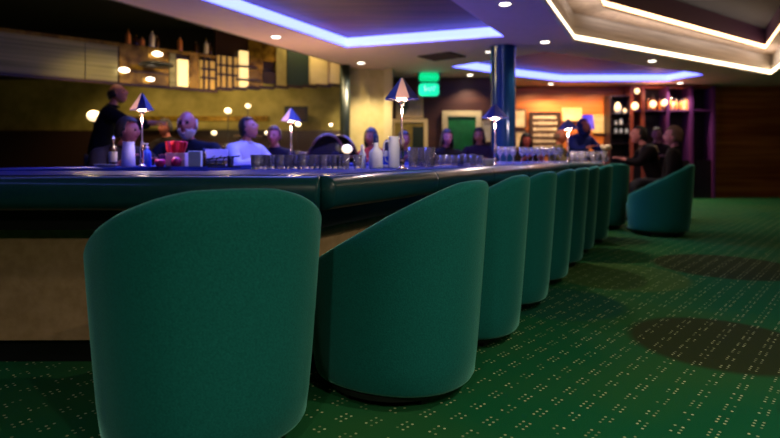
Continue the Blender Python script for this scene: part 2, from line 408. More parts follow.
# downlights
dl = thing('downlight', '', 'downlight', (0, 0, 0))
obj('glow_disc', lathe(BM(), [(0.062, -0.004), (0.062, -0.001)], 20), dl_m, dl)
obj('trim_ring', lathe(BM(), [(0.064, -0.003), (0.085, -0.008), (0.09, 0.0), (0.064, 0.0)], 24, cap=False), trimw, dl)
DL = [(276, 37, 'white downlight in the narrow soffit left of the long blue strip'),
      (361, 63, 'white downlight in the soffit under the bend of the blue strip'),
      (505, 4, 'white downlight near the top edge between the long recess and the stepped recess'),
      (545, 42, 'white downlight in the soffit left of the stepped recess corner'),
      (652, 61, 'white downlight in the soffit under the warm light line'),
      (470, 75, 'white downlight just left of the blue column under the far blue strip'),
      (551, 84, 'white downlight under the left bend of the far blue strip'),
      (680, 83, 'white downlight near the bottle shelves under the far blue strip'),
      (488, 52, 'small white downlight beside the top of the blue column')]
used = False; dl_pos = []
for (x, y, lab) in DL:
    Y = F * (SZ - 1) / (HZ - y); p = at(x, Y)
    o = place(dl, used, (p[0], p[1], SZ), 0, lab, 'recessed downlights in the soffit'); used = True
    if x == 488: o.scale = (0.6,) * 3
    dl_pos.append(p)
extra = [(1.9, 1.2), (-0.6, -1.2), (1.4, -0.8), (3.6, -1.0)]  # added unseen downlights that light the chairs from behind the camera
# downlights of the left area (in the dark ceiling)
for (x, y, lab) in ((144, 40, 'bright downlight in the black ceiling above the bottle ledge'),):
    Y = F * 2.45 / (HZ - y); p = at(x, Y)
    place(dl, True, (p[0], p[1], 3.45), 0, lab, None, 1.5)
# downlight reflections on the amber panels, built as small glowing bulbs
wb = thing('panel_reflection', '', 'light reflection'); obj('reflection_spot', ball(BM(), (0, 0, 0), (0.075, 0.05, 0.035)), bulb, wb)
obj('spot_plate', box(BM(), (0, 0.045, 0), (0.06, 0.03, 0.03)), brass, wb)
def on_a(px, py):
    p = Vector(ga).lerp(Vector(gb), u_a(px)); return (p.x + 0.06, p.y - 0.09, CAMZ + (HZ - py) / F * p.y)
for i, (x, y, lab) in enumerate(((123, 71, 'glowing oval downlight reflection on the grey louvred panel'), (149, 80, 'small amber downlight reflection low on the gold panel'), (156, 55, 'amber downlight reflection at the top of the gold panel under the bottles'))):
    place(wb, i > 0, on_a(x, y), R(42), lab, None, (1.0, .8, 1.0)[i])

def spot(loc, e, size=120, col=(1, 0.83, 0.62), rad=0.06, blend=0.6, rot=(0, 0, 0)):
    l = bpy.data.lights.new('lamp', 'SPOT'); l.energy = e; l.spot_size = R(size); l.spot_blend = blend; l.color = col; l.shadow_soft_size = rad
    o = bpy.data.objects.new('lamp_spot', l); C.objects.link(o); o.location = loc; o.rotation_euler = rot; return o
def area(loc, e, sx, sy, col, rot=(0, 0, 0)):
    l = bpy.data.lights.new('lamp', 'AREA'); l.shape = 'RECTANGLE'; l.size = sx; l.size_y = sy; l.spread = R(120); l.energy = e; l.color = col
    o = bpy.data.objects.new('lamp_area', l); C.objects.link(o); o.location = loc; o.rotation_euler = rot; return o
def point(loc, e, col, rad=0.05):
    l = bpy.data.lights.new('lamp', 'POINT'); l.energy = e; l.color = col; l.shadow_soft_size = rad
    o = bpy.data.objects.new('lamp_point', l); C.objects.link(o); o.location = loc; return o

# ------------------------------------------------------------------ the bar island
OUT = [(-4.6, 2.43), (-0.313, 2.47), (2.45, 7.757), (3.2, 8.4), (3.1, 9.1), (-1.525, 6.30), (-2.775, 3.91), (-4.6, 4.2)]
INN = [(-4.2, 3.13), (-1.04, 3.13), (0.575, 6.22), (0.5, 6.79), (-1.074, 5.87), (-2.44, 3.25), (-4.2, 3.53)]
TOP = 0.915
bar = thing('bar_counter', 'long angled bar counter with glossy blue top and padded teal armrest', 'bar counter')
obj('countertop', slab(BM(), [offset(OUT, 0.02), INN], TOP - 0.05, TOP), bartop, bar)
obj('apron', slab(BM(), [offset(OUT, 0.07), offset(OUT, 0.10)], 0.66, TOP - 0.05), apron_m, bar)
obj('front_panel', slab(BM(), [offset(OUT, 0.17), offset(OUT, 0.20)], 0.12, 0.72), tan, bar)
obj('kick_plate', slab(BM(), [offset(OUT, 0.22), offset(OUT, 0.25)], 0.0, 0.13), apron_m, bar)
obj('inner_panel', slab(BM(), [offset(INN, -0.04), INN], 0.0, TOP - 0.05), apron_m, bar)
def roll(p, q, name='armrest'):
    p = Vector(p); q = Vector(q); d = (q - p).normalized(); nrm = Vector((d.y, -d.x))
    bm = BM(); rings = []; K = 20
    Ln = (q - p).length
    for s, sc in ((0, .96), (0.006, 1.0), (0.02, 1.0), (Ln - 0.02, 1.0), (Ln - 0.006, 1.0), (Ln, .96)):
        ring = []
        for k in range(K):
            a = 2 * pi * k / K
            e = 0.8
            w = (abs(cos(a)) ** e) * (1 if cos(a) > 0 else -1) * 0.075 * sc; h = (abs(sin(a)) ** e) * (1 if sin(a) > 0 else -1) * 0.078 * sc
            pt = p + d * s + nrm * (w + 0.005)
            ring.append(bm.verts.new((pt.x, pt.y, 0.834 + h)))
        rings.append(ring)
    for a, b in zip(rings, rings[1:]):
        for i in range(K): bm.faces.new((a[i], a[(i + 1) % K], b[(i + 1) % K], b[i]))
    bm.faces.new(rings[0]); bm.faces.new(rings[-1][::-1])
    return obj(name, bm, leather, bar, smooth=True)
n = len(OUT)
for i in range(n):
    p = Vector(OUT[i]); q = Vector(OUT[(i + 1) % n]); Ln = (q - p).length; k = max(1, round(Ln / 1.15))
    if i == 0: k = 1
    for j in range(k): roll(p.lerp(q, j / k), p.lerp(q, (j + 1) / k))

# ------------------------------------------------------------------ green barrel chair
def chair_shell():
    bm = BM(); SEG = 96
    def H(f, th):
        # f = forward coordinate -1 back .. +1 front
        K = ((-1.0, .900), (-.94, .896), (-.84, .876), (-.63, .830), (-.42, .784), (-.217, .738), (.02, .690), (.43, .605), (1.0, .49))
        h = K[-1][1]
        for (a0, h0), (a1, h1) in zip(K, K[1:]):
            if f <= a1: h = h0 + (h1 - h0) * (f - a0) / (a1 - a0); break
        aa = abs(th)
        if aa > R(150):
            k = min(1, (aa - R(150)) / R(9)); k = k * k * (3 - 2 * k); h = h * (1 - k) + 0.40 * k
        return h
    def RAD(z, th):
        t = max(0, min(1, (z - 0.06) / 0.83)); r = 0.352 + 0.062 * (t ** 0.85)
        sq = 1 + 0.035 * (1 - cos(4 * th)) / 2 * 1.0
        return r * sq
    rings = []
    for i in range(SEG):
        th = -pi + 2 * pi * i / SEG   # 0 = back
        dx, dy = sin(th) * 0.885, -cos(th)
        h = H(-cos(th), th); T = 0.075
        prof = []
        r0 = RAD(0.06, th)
        prof.append((r0 - 0.03, 0.06)); prof.append((r0 - 0.008, 0.064)); prof.append((r0, 0.078))
        for k in range(1, 9):
            z = 0.078 + (h - 0.03 - 0.078) * k / 8; prof.append((RAD(z, th), z))
        ro = RAD(h - 0.03, th); 
        for k in range(1, 8):
            a = pi * k / 8; prof.append((ro - T / 2 + T / 2 * cos(a), h - 0.03 + 0.03 * sin(a)))
        ri = ro - T
        prof.append((ri, h - 0.03))
        zi = 0.36
        for k in range(1, 5):
            z = (h - 0.03) + (zi - (h - 0.03)) * k / 4; prof.append((min(ri, RAD(z, th) - T), z))
        rings.append([bm.verts.new((dx * r, dy * r, z)) for r, z in prof])
    for i in range(SEG):
        a, b = rings[i], rings[(i + 1) % SEG]
        for k in range(len(a) - 1): bm.faces.new((a[k], a[k + 1], b[k + 1], b[k]))
    bm.faces.new([r[0] for r in rings]); bm.faces.new([r[-1] for r in rings][::-1])
    return bm
ch = thing('barrel_chair', '', 'chair')
obj('shell', chair_shell(), velvet, ch, smooth=True)
bm = lathe(BM(), [(0.05, 0.362), (0.25, 0.362), (0.27, 0.38), (0.275, 0.43), (0.26, 0.465), (0.2, 0.478), (0.05, 0.482)], 48); obj('seat_cushion', bm, velvet, ch, smooth=True)
bm = lathe(BM(), [(0.04, 0.036), (0.30, 0.036), (0.305, 0.058), (0.04, 0.0595)], 48); obj('base', bm, black, ch, smooth=False)
for k in range(5):
    a = 2 * pi * k / 5 + 0.3
    bm = BM(); bmesh.ops.create_cone(bm, cap_ends=True, segments=16, radius1=0.024, radius2=0.024, depth=0.03, matrix=Matrix.Translation((0.255 * cos(a), 0.255 * sin(a), 0.024)) @ Matrix.Rotation(a, 4, 'Z') @ Matrix.Rotation(pi / 2, 4, 'X'))
    c = obj('caster', bm, black, ch, smooth=False)
    bm = BM(); bmesh.ops.create_cone(bm, cap_ends=True, segments=12, radius1=0.008, radius2=0.008, depth=0.034, matrix=Matrix.Translation((0.255 * cos(a), 0.255 * sin(a), 0.024)) @ Matrix.Rotation(a, 4, 'Z') @ Matrix.Rotation(pi / 2, 4, 'X'))
    obj('axle', bm, steel, c)
FACE = math.atan2(0.463, -0.886) - pi / 2
G1 = 'green velvet barrel chairs along the front of the bar'
place(ch, False, (-0.675, 2.03, 0), R(30), 'green velvet barrel chair nearest the camera, seen from behind on the left', G1, 1.0); ch.scale = (1.13, 1.07, 1.0)
proto_chair = ch
labs = ['green velvet barrel chair beside the nearest one, arm sloping down to the left', 'third green velvet barrel chair along the bar, with a shiny caster showing at its foot',
        'fourth green velvet barrel chair along the bar', 'fifth green velvet barrel chair along the bar', 'sixth green velvet barrel chair along the bar',
        'seventh green velvet barrel chair along the bar, only a thin strip showing', 'eighth and last green velvet barrel chair in the straight row']
for k, lab in enumerate(labs):
    place(ch, True, (0.02 + 0.35 * k + (0.06 if k == 6 else 0), 2.45 + 0.67 * k, 0), FACE + (0, .05, -.04, .03, -.03, .04, -.1)[k], lab, G1)
place(ch, True, (2.93, 7.72, 0), R(20), 'green velvet barrel chair set back past the straight row, left of the far right chair', G1)
place(ch, True, (3.43, 7.03, 0), R(62), 'green velvet barrel chair at the far right with its arm sloping left', G1)

# ------------------------------------------------------------------ bar lamps
def bar_lamp(label, px, Y, z_top, rz, sw=0.125, lit=(0,), pw=5.5):
    x, y = at(px, Y); h = z_top - TOP
    t = thing('table_lamp', label, 'lamp', (x, y, TOP), rz, 'pyramid shaded lamps standing on the bar')
    bm = lathe(BM(), [(0.035, 0), (0.036, 0.006), (0.02, 0.014), (0.012, 0.03), (0.018, 0.045), (0.012, 0.06), (0.010, 0.075), (0.013, 0.08), (0.013, h * 0.33), (0.009, h * 0.34), (0.0055, h * 0.36), (0.0055, h - 0.10)], 16)
    obj('pole', bm, brass, t, smooth=True)
    zb, zt = h - 0.135, h
    c = [(sw * cos(R(45 * i - 112.5)), sw * sin(R(45 * i - 112.5))) for i in range(8)]
    sh = None
    for i in range(8):
        bm = BM(); p, q = c[i], c[(i + 1) % 8]; s = 0.08
        vs = [bm.verts.new(v) for v in ((p[0], p[1], zb), (q[0], q[1], zb), (q[0] * s, q[1] * s, zt), (p[0] * s, p[1] * s, zt))]
        f = bm.faces.new(vs); r = bmesh.ops.solidify(bm, geom=[f], thickness=0.003)
        o = obj('shade_panel', bm, shade_l if i in lit else shade_m, t)
    bm = BM(); ball(bm, (0, 0, h - 0.115), (0.024, 0.024, 0.032)); obj('light_bulb', bm, bulb, t, smooth=True)
    bm = lathe(BM(), [(0.014, h - 0.17), (0.02, h - 0.15), (0.014, h - 0.14)], 12); obj('socket', bm, brass, t)
    bm = BM()
    for i in range(8): tube(bm, [(0, 0, h - 0.15), (c[i][0] * .9, c[i][1] * .9, zb + 0.004)], 0.003, 6)
    obj('shade_bracket', bm, brass, t)
    point((x, y, TOP + h - 0.19), pw, (1, 0.72, 0.62), 0.04)
    return t
bar_lamp('tall bar lamp with a wide dark blue pyramid shade beside the glass bottles', 402, 3.45, 1.49, R(0), 0.115)
bar_lamp('bar lamp with white and blue shade standing before the leaning waiter', 142, 4.37, 1.50, R(-22), 0.095, (0, 7))
bar_lamp('bar lamp with white and blue shade beside the smiling patron', 291, 5.75, 1.50, R(-26), 0.11, (0, 7))
bar_lamp('bar lamp with dark shade in front of the blue column', 495, 5.45, 1.51, R(10), 0.135, (), 14)
bar_lamp('farthest bar lamp with dark shade near the man in khaki', 568, 7.45, 1.50, R(30), 0.15, (), 14)

# ------------------------------------------------------------------ glassware and things on the bar
def lathe_glass(prof_o, t=0.0025):
    prof_i = [(max(0.001, r - t), z) for r, z in prof_o[1:]][::-1]
    base = prof_o[0]
    return prof_o + prof_i + [(0.001, prof_o[1][1] + 0.008)]
tum = tag(obj('tumbler', lathe(BM(), [(0.001, 0.0), (0.024, 0.0), (0.026, 0.004), (0.031, 0.092), (0.0285, 0.092), (0.024, 0.018), (0.001, 0.016)], 16, cap=False), glass, smooth=True), '', 'glass')
pint = tag(obj('pint_glass', lathe(BM(), [(0.001, 0.0), (0.031, 0.0), (0.033, 0.004), (0.044, 0.15), (0.0415, 0.15), (0.031, 0.014), (0.001, 0.012)], 16, cap=False), glass, smooth=True), '', 'glass')
wine = tag(obj('wine_glass', lathe(BM(), [(0.001, 0), (0.034, 0.0), (0.034, 0.003), (0.005, 0.008), (0.004, 0.08), (0.022, 0.095), (0.036, 0.13), (0.032, 0.185), (0.030, 0.185), (0.033, 0.13), (0.02, 0.099), (0.001, 0.09)], 18, cap=False), glass, smooth=True), '', 'glass')
def scatter(proto, used, pts, label, group):
    for (x, Y) in pts:
        p = at(x, Y); o = proto if not used else copy_tree(proto); used = True
        o.location = (p[0], p[1], TOP + 0.0005); o['label'] = label; o['group'] = group
    return used
pts = [(256 + 11.3 * i + random.uniform(-1.5, 1.5), 3.42 + 0.05 * (i % 2) + 0.014 * i) for i in range(10)] + [(262 + 11.3 * i, 3.62 + 0.03 * (i % 2)) for i in range(8)]
u = scatter(tum, False, pts, 'clear tumbler in the double row on the near bar corner', 'tumblers lined up on the near bar corner')
pts = [(409 + 4 + i * 8.2, 4.15 + 0.12 * (i % 2)) for i in range(3)] + [(414 + i * 7.5, 4.5) for i in range(3)]
scatter(pint, False, pts, 'clear pint glass standing right of the tall bar lamp', 'pint glasses right of the tall lamp')
pts = [(436 + i * 6.2, 4.5 + 0.13 * (i % 3)) for i in range(8)]
scatter(tum, True, pts, 'clear tumbler in front of the dark haired woman', 'tumblers in front of the dark haired woman')
pts = [(500 + i * 6.5, 5.9 + 0.15 * (i % 2)) for i in range(3)] + [(522 + i * 5.5, 6.3 + 0.16 * (i % 3)) for i in range(8)]
scatter(wine, False, pts, 'small stemmed glass on the bar before the menu board', 'stemmed glasses before the menu board')
pts = [(573 + i * 5.2, 7.6 + 0.12 * (i % 2)) for i in range(7)]
scatter(pint, True, pts, 'clear glass clustered at the far end of the bar', 'glasses at the far end of the bar')
# white caddy boxes by woman
def tbox(name, label, cat, px, Y, s, m, rz=0, bev=0.004, z=TOP):
    p = at(px, Y); bm = box(BM(), (0, 0, s[2] / 2), s); o = obj(name, bm, m, bevel=bev); o.location = (p[0], p[1], z + 0.0005); o.rotation_euler = (0, 0, rz); return tag(o, label, cat)
tbox('napkin_stack', 'stack of white napkins on the bar right of the dark haired woman', 'napkins', 484, 4.9, (0.13, 0.13, 0.06), white, 0.3)
t = thing('drink_caddy', 'low lavender glass rack in front of the green door', 'rack', (*at(468, 4.75), TOP), 0.45)
obj('tray', box(BM(), (0, 0, 0.012), (0.26, 0.16, 0.02)), lav, t, bevel=0.004)
bm = BM()
for s in (-1, 1): tube(bm, [(-0.12, 0.07 * s, 0.02), (-0.12, 0.07 * s, 0.07), (0, 0.07 * s, 0.10), (0.12, 0.07 * s, 0.07), (0.12, 0.07 * s, 0.02)], 0.004, 8)
obj('wire_rim', bm, steel, t)
# bottles by the tall lamp
def bottle(name, label, px, Y, h, r, body, cap_m, neck=0.36, capfrac=0.8, spout=True, labelm_=None, z=TOP, cat='bottle', group=None, sh=0.62):
    x, y = at(px, Y); t = thing(name, label, cat, (x, y, z + 0.0005), 0, group)
    rn = max(0.011, r * 0.33); zs = h * sh
    pr = [(0.001, 0), (r * 0.94, 0), (r, 0.008), (r, zs * 0.92), (r * 0.9, zs), (rn * 1.3, zs + h * 0.09), (rn, zs + h * 0.14), (rn, h * 0.93)]
    obj('glass_body', lathe(BM(), pr, 20), body, t, smooth=True)
    obj('cap', lathe(BM(), [(rn * 1.15, h * capfrac), (rn * 1.2, h * capfrac + 0.004), (rn * 1.15, h * 0.95), (rn * 0.5, h * 0.96), (rn * 0.4, h)], 14), cap_m, t, smooth=True)
    if labelm_: obj('label_band', lathe(BM(), [(r * 1.01, zs * 0.25), (r * 1.015, zs * 0.26), (r * 1.015, zs * 0.8), (r * 1.01, zs * 0.81)], 20), labelm_, t, smooth=True)
    return t
frostw = mat('frosted_bottle', (0.82, 0.90, 1.0), 0.2, trans=0.35, coat=0.6)
bottle('liquor_bottle', 'slim pale glass bottle at the left of the bottle cluster', 362.5, 3.75, 0.165, 0.024, frostw, white)
bottle('liquor_bottle', 'fat round clear bottle with a tall navy stopper by the lamp', 376, 3.7, 0.235, 0.048, frostw, navy, sh=0.5, capfrac=0.74)
bottle('liquor_bottle', 'small blue necked bottle between the round bottle and the pitcher', 386.5, 3.85, 0.20, 0.026, frostw, navy, sh=0.5, capfrac=0.60, labelm_=blueg)
t = thing('water_pitcher', 'tall clear water pitcher directly left of the tall lamp', 'pitcher', (*at(394, 3.8), TOP + 0.0005), R(200))
obj('glass_body', lathe(BM(), [(0.001, 0), (0.036, 0), (0.040, 0.01), (0.040, 0.15), (0.034, 0.2), (0.037, 0.22), (0.034, 0.22), (0.031, 0.2), (0.036, 0.15), (0.036, 0.015), (0.001, 0.012)], 20, cap=False), frostw, t, smooth=True)
bm = BM(); tube(bm, [(0.036, 0, 0.19), (0.07, 0, 0.18), (0.078, 0, 0.12), (0.06, 0, 0.05), (0.038, 0, 0.04)], 0.006, 8); obj('handle', bm, frostw, t, smooth=True)
# left cluster
bottle('beer_bottle', 'brown beer bottle with a pale label before the man in brown', 113, 4.42, 0.245, 0.031, amberg, steel, labelm_=labelm, sh=0.60, capfrac=0.90)
t = thing('saucer', 'cream saucer beside the beer bottle', 'plate', (*at(106, 4.25), TOP + 0.0005))
obj('dish', lathe(BM(), [(0.001, 0.004), (0.05, 0.0), (0.085, 0.016), (0.088, 0.02), (0.05, 0.008), (0.001, 0.007)], 28, cap=False), mat('cream_china', (0.8, 0.68, 0.5), 0.3), t, smooth=True)
obj('foot_ring', lathe(BM(), [(0.03, 0), (0.04, 0), (0.04, 0.004), (0.03, 0.004)], 20, cap=False), white, t)
t = thing('plastic_cup', 'tall lavender plastic cup left of the bar lamp', 'cup', (*at(128.5, 4.35), TOP + 0.0005))
obj('cup_wall', lathe(BM(), [(0.001, 0), (0.052, 0), (0.052, 0.008), (0.043, 0.19), (0.040, 0.19), (0.048, 0.01), (0.001, 0.008)], 24, cap=False), lav, t, smooth=True)
obj('rim', lathe(BM(), [(0.044, 0.188), (0.047, 0.190), (0.044, 0.196), (0.041, 0.190)], 24, cap=False), lav, t, smooth=True)
t = thing('pump_bottle', 'blue plastic pump bottle just right of the bar lamp', 'bottle', (*at(147, 4.45), TOP + 0.0005), R(180))
obj('bottle_body', lathe(BM(), [(0.001, 0), (0.032, 0), (0.034, 0.01), (0.033, 0.10), (0.024, 0.125), (0.012, 0.135), (0.012, 0.15)], 20), blueg, t, smooth=True)
bm = lathe(BM(), [(0.014, 0.148), (0.014, 0.162), (0.005, 0.165), (0.005, 0.182)], 12); box(bm, (0.016, 0, 0.184), (0.05, 0.014, 0.010)); obj('pump', bm, lav, t)
tag(obj('candle_holder', lathe(BM(), [(0.001, 0), (0.025, 0), (0.04, 0.02), (0.042, 0.045), (0.03, 0.062), (0.027, 0.060), (0.036, 0.044), (0.034, 0.022), (0.001, 0.01)], 20, cap=False), pinkm, smooth=True, loc=(*at(160, 4.35), TOP + 0.0005)), 'small round magenta candle glass left of the red napkins', 'candle holder')
# napkin holder with red napkins
t = thing('napkin_holder', 'white napkin holder stuffed with bright red napkins', 'napkin holder', (*at(177, 4.45), TOP + 0.0005), 0.1)
bm = BM(); box(bm, (0, -0.05, 0.055), (0.15, 0.006, 0.11)); box(bm, (0, 0.05, 0.055), (0.15, 0.006, 0.11)); box(bm, (0, 0, 0.004), (0.15, 0.1, 0.008)); box(bm, (-0.073, 0, 0.055), (0.005, 0.1, 0.11)); box(bm, (0.073, 0, 0.055), (0.005, 0.1, 0.11))
obj('holder', bm, mat('pink_white_plastic', (0.8, 0.5, 0.62), 0.4), t, bevel=0.002)
for i in range(7):
    bm = BM(); x = -0.055 + i * 0.0185; box(bm, (x, random.uniform(-.03, .03), 0.135), (0.03, 0.035, 0.14), rz=random.uniform(-.5, .5), rx=random.uniform(-.25, .25), ry=-0.22 + i * 0.09)
    obj('napkin', bm, redm, t, bevel=0.006)
obj('logo_spot', lathe(BM(), [(0.001, 0), (0.035, 0.001), (0.04, 0.05), (0.02, 0.075), (0.001, 0.078)], 14), pinkm, t, loc=(0.012, -0.068, 0.002), smooth=True)
tbox('paper_box', 'plain white paper box right of the red napkins', 'box', 195.5, 4.4, (0.095, 0.09, 0.125), mat('cool_white', (0.62, 0.70, 0.86), 0.5), 0.15)
bottle('sauce_bottle', 'dark slim sauce bottle right of the white paper box', 204, 4.5, 0.15, 0.018, amberg, navy)
t = thing('till_screen', 'lavender topped small till with black stand beside the white paper box', 'till', (*at(216, 4.75), TOP + 0.0005), 0.25)
obj('screen', box(BM(), (0, 0, 0.095), (0.20, 0.015, 0.10), rx=-0.35), lav, t, bevel=0.004)
bm = BM(); box(bm, (0, 0.03, 0.01), (0.16, 0.12, 0.02)); tube(bm, [(0, 0.03, 0.02), (0, 0.01, 0.09)], 0.012); obj('stand', bm, black, t)
t = thing('bar_mat_rack', 'small black wire rack of straws before the white shirted man', 'rack', (*at(224, 4.05), TOP + 0.0005), 0.1)
bm = BM()
for i in range(4): tube(bm, [(-0.1 + 0.05 * i, -0.03, 0.0), (-0.1 + 0.05 * i, -0.02, 0.06), (-0.07 + 0.05 * i, 0.02, 0.085)], 0.004, 6)
tube(bm, [(-0.12, -0.02, 0.06), (0.12, -0.02, 0.085)], 0.006, 6); tube(bm, [(-0.12, 0.02, 0.004), (0.12, 0.02, 0.004)], 0.005, 6)
obj('wire_frame', bm, black, t)
obj('straw_cup', lathe(BM(), [(0.022, 0), (0.026, 0.07), (0.02, 0.07), (0.018, 0.01)], 14, cap=False), steel, t, loc=(0.04, 0.03, 0))

# ------------------------------------------------------------------ people
def skin_mesh(verts, edges, rad, root=0, sub=2, smooth=1.0):
    me = bpy.data.meshes.new('tmp'); me.from_pydata([tuple(v) for v in verts], edges, [])
    bm = bmesh.new(); bm.from_mesh(me); lay = bm.verts.layers.skin.verify(); bm.verts.ensure_lookup_table()
    for i, v in enumerate(bm.verts):
        r = rad[i]; v[lay].radius = (r, r) if not isinstance(r, tuple) else r; v[lay].use_root = (i == root)
    bm.to_mesh(me); bm.free()
    o = bpy.data.objects.new('tmp', me); C.objects.link(o)
    m = o.modifiers.new('s', 'SKIN'); m.use_smooth_shade = True; m.branch_smoothing = 0.6
    s = o.modifiers.new('d', 'SUBSURF'); s.levels = sub; s.render_levels = sub
    dg = bpy.context.evaluated_depsgraph_get(); dg.update()
    out = bpy.data.meshes.new_from_object(o.evaluated_get(dg)); bpy.data.objects.remove(o); bpy.data.meshes.remove(me)
    return out
class Sk:
    def __init__(s): s.v = []; s.e = []; s.r = []
    def add(s, p, r, parent=None):
        s.v.append(Vector(p)); s.r.append(r); i = len(s.v) - 1
        if parent is not None: s.e.append((parent, i))
        return i
def head_verts(bm, c, Mrot, sc=1.0):
    """a head: deformed sphere with brow, sockets, nose, lips, chin; faces the +Y direction"""
    r = bmesh.ops.create_icosphere(bm, subdivisions=4, radius=1)
    for v in r['verts']:
        x, y, z = v.co
        X, Y, Z = x * 0.074, y * 0.093, z * 0.115
        if z < 0: X *= 1 - 0.30 * (-z) ** 1.3; Y = Y * (1 - 0.10 * (-z)) + (0.012 * (-z) if y > 0 else 0.02 * (-z))
        if y > 0:
            g = lambda a, b, s, t: math.exp(-((x - a) / s) ** 2 - ((z - b) / t) ** 2)
            Y += 0.026 * g(0, -0.17, 0.15, 0.17) + 0.012 * g(0, 0.02, 0.10, 0.16)
            Y += 0.006 * (g(0.32, 0.24, 0.28, 0.09) + g(-0.32, 0.24, 0.28, 0.09))
            Y -= 0.012 * (g(0.36, 0.06, 0.18, 0.12) + g(-0.36, 0.06, 0.18, 0.12))
            Y += 0.008 * g(0, -0.46, 0.24, 0.07) - 0.004 * g(0, -0.60, 0.3, 0.06) + 0.008 * g(0, -0.80, 0.25, 0.12)
        v.co = Mrot @ (Vector((X, Y, Z)) * sc) + c
    fs = set(f for v in r['verts'] for f in v.link_faces)
    inv = Mrot.inverted()
    for f in fs:
        p = inv @ (f.calc_center_median() - c) / sc
        if p.y > 0.07 and abs(p.x) < 0.026 and -0.060 < p.z < -0.047: f.material_index = 1
    for s in (-1, 1):
        q = bmesh.ops.create_uvsphere(bm, u_segments=10, v_segments=8, radius=1)['verts']   # ear
        for v in q: v.co = Mrot @ (Vector((s * 0.076 + v.co.x * 0.010, -0.004 + v.co.y * 0.018, 0.0 + v.co.z * 0.032)) * sc) + c
        q = bmesh.ops.create_uvsphere(bm, u_segments=10, v_segments=8, radius=1)['verts']   # eye
        for v in q: v.co = Mrot @ (Vector((s * 0.028, 0.076, 0.008)) * sc + v.co * 0.0115 * sc) + c
        for f in set(f for v in q for f in v.link_faces): f.material_index = 2
def hair_mesh(bm, c, Mrot, sc, style):
    r = bmesh.ops.create_icosphere(bm, subdivisions=4, radius=1)
    dead = []
    for v in r['verts']:
        x, y, z = v.co
        k = 1.15 + 0.02 * sin(9 * x + 5 * z) + 0.015 * sin(17 * y)
        X, Y, Z = x * 0.074 * k, y * 0.093 * k - 0.004, z * 0.115 * k
        face = y > 0.25 and z < 0.52
        if style == 'short': cut = face or z < -0.5 or (y > 0.0 and z < 0.0)
        elif style == 'bald': cut = z > 0.45 or z < -0.3 or y > 0.1
        elif style == 'long':
            cut = (y > 0.22 and z < 0.45 and abs(x) < 0.75)
            if z < 0.0: X *= 1 + 0.55 * -z; Z *= 1 + 1.5 * -z; Y = Y - 0.015 * (-z)
        elif style == 'hood':
            cut = (y > 0.45 and z < 0.45 and abs(x) < 0.8); X *= 1.18; Y = Y * 1.15 - 0.01; Z *= 1.12
            if z < -0.2: X *= 1.1; Z *= 1.3
        elif style == 'beard': cut = not (z < -0.28 and y > -0.05) or (abs(x) < 0.26 and -0.55 < z < -0.42); X *= .99
        if cut: dead.append(v)
        v.co = Mrot @ (Vector((X, Y, Z)) * sc) + c
    bmesh.ops.delete(bm, geom=dead, context='VERTS')
    bmesh.ops.solidify(bm, geom=bm.faces[:], thickness=-0.006)
ROOTS = []
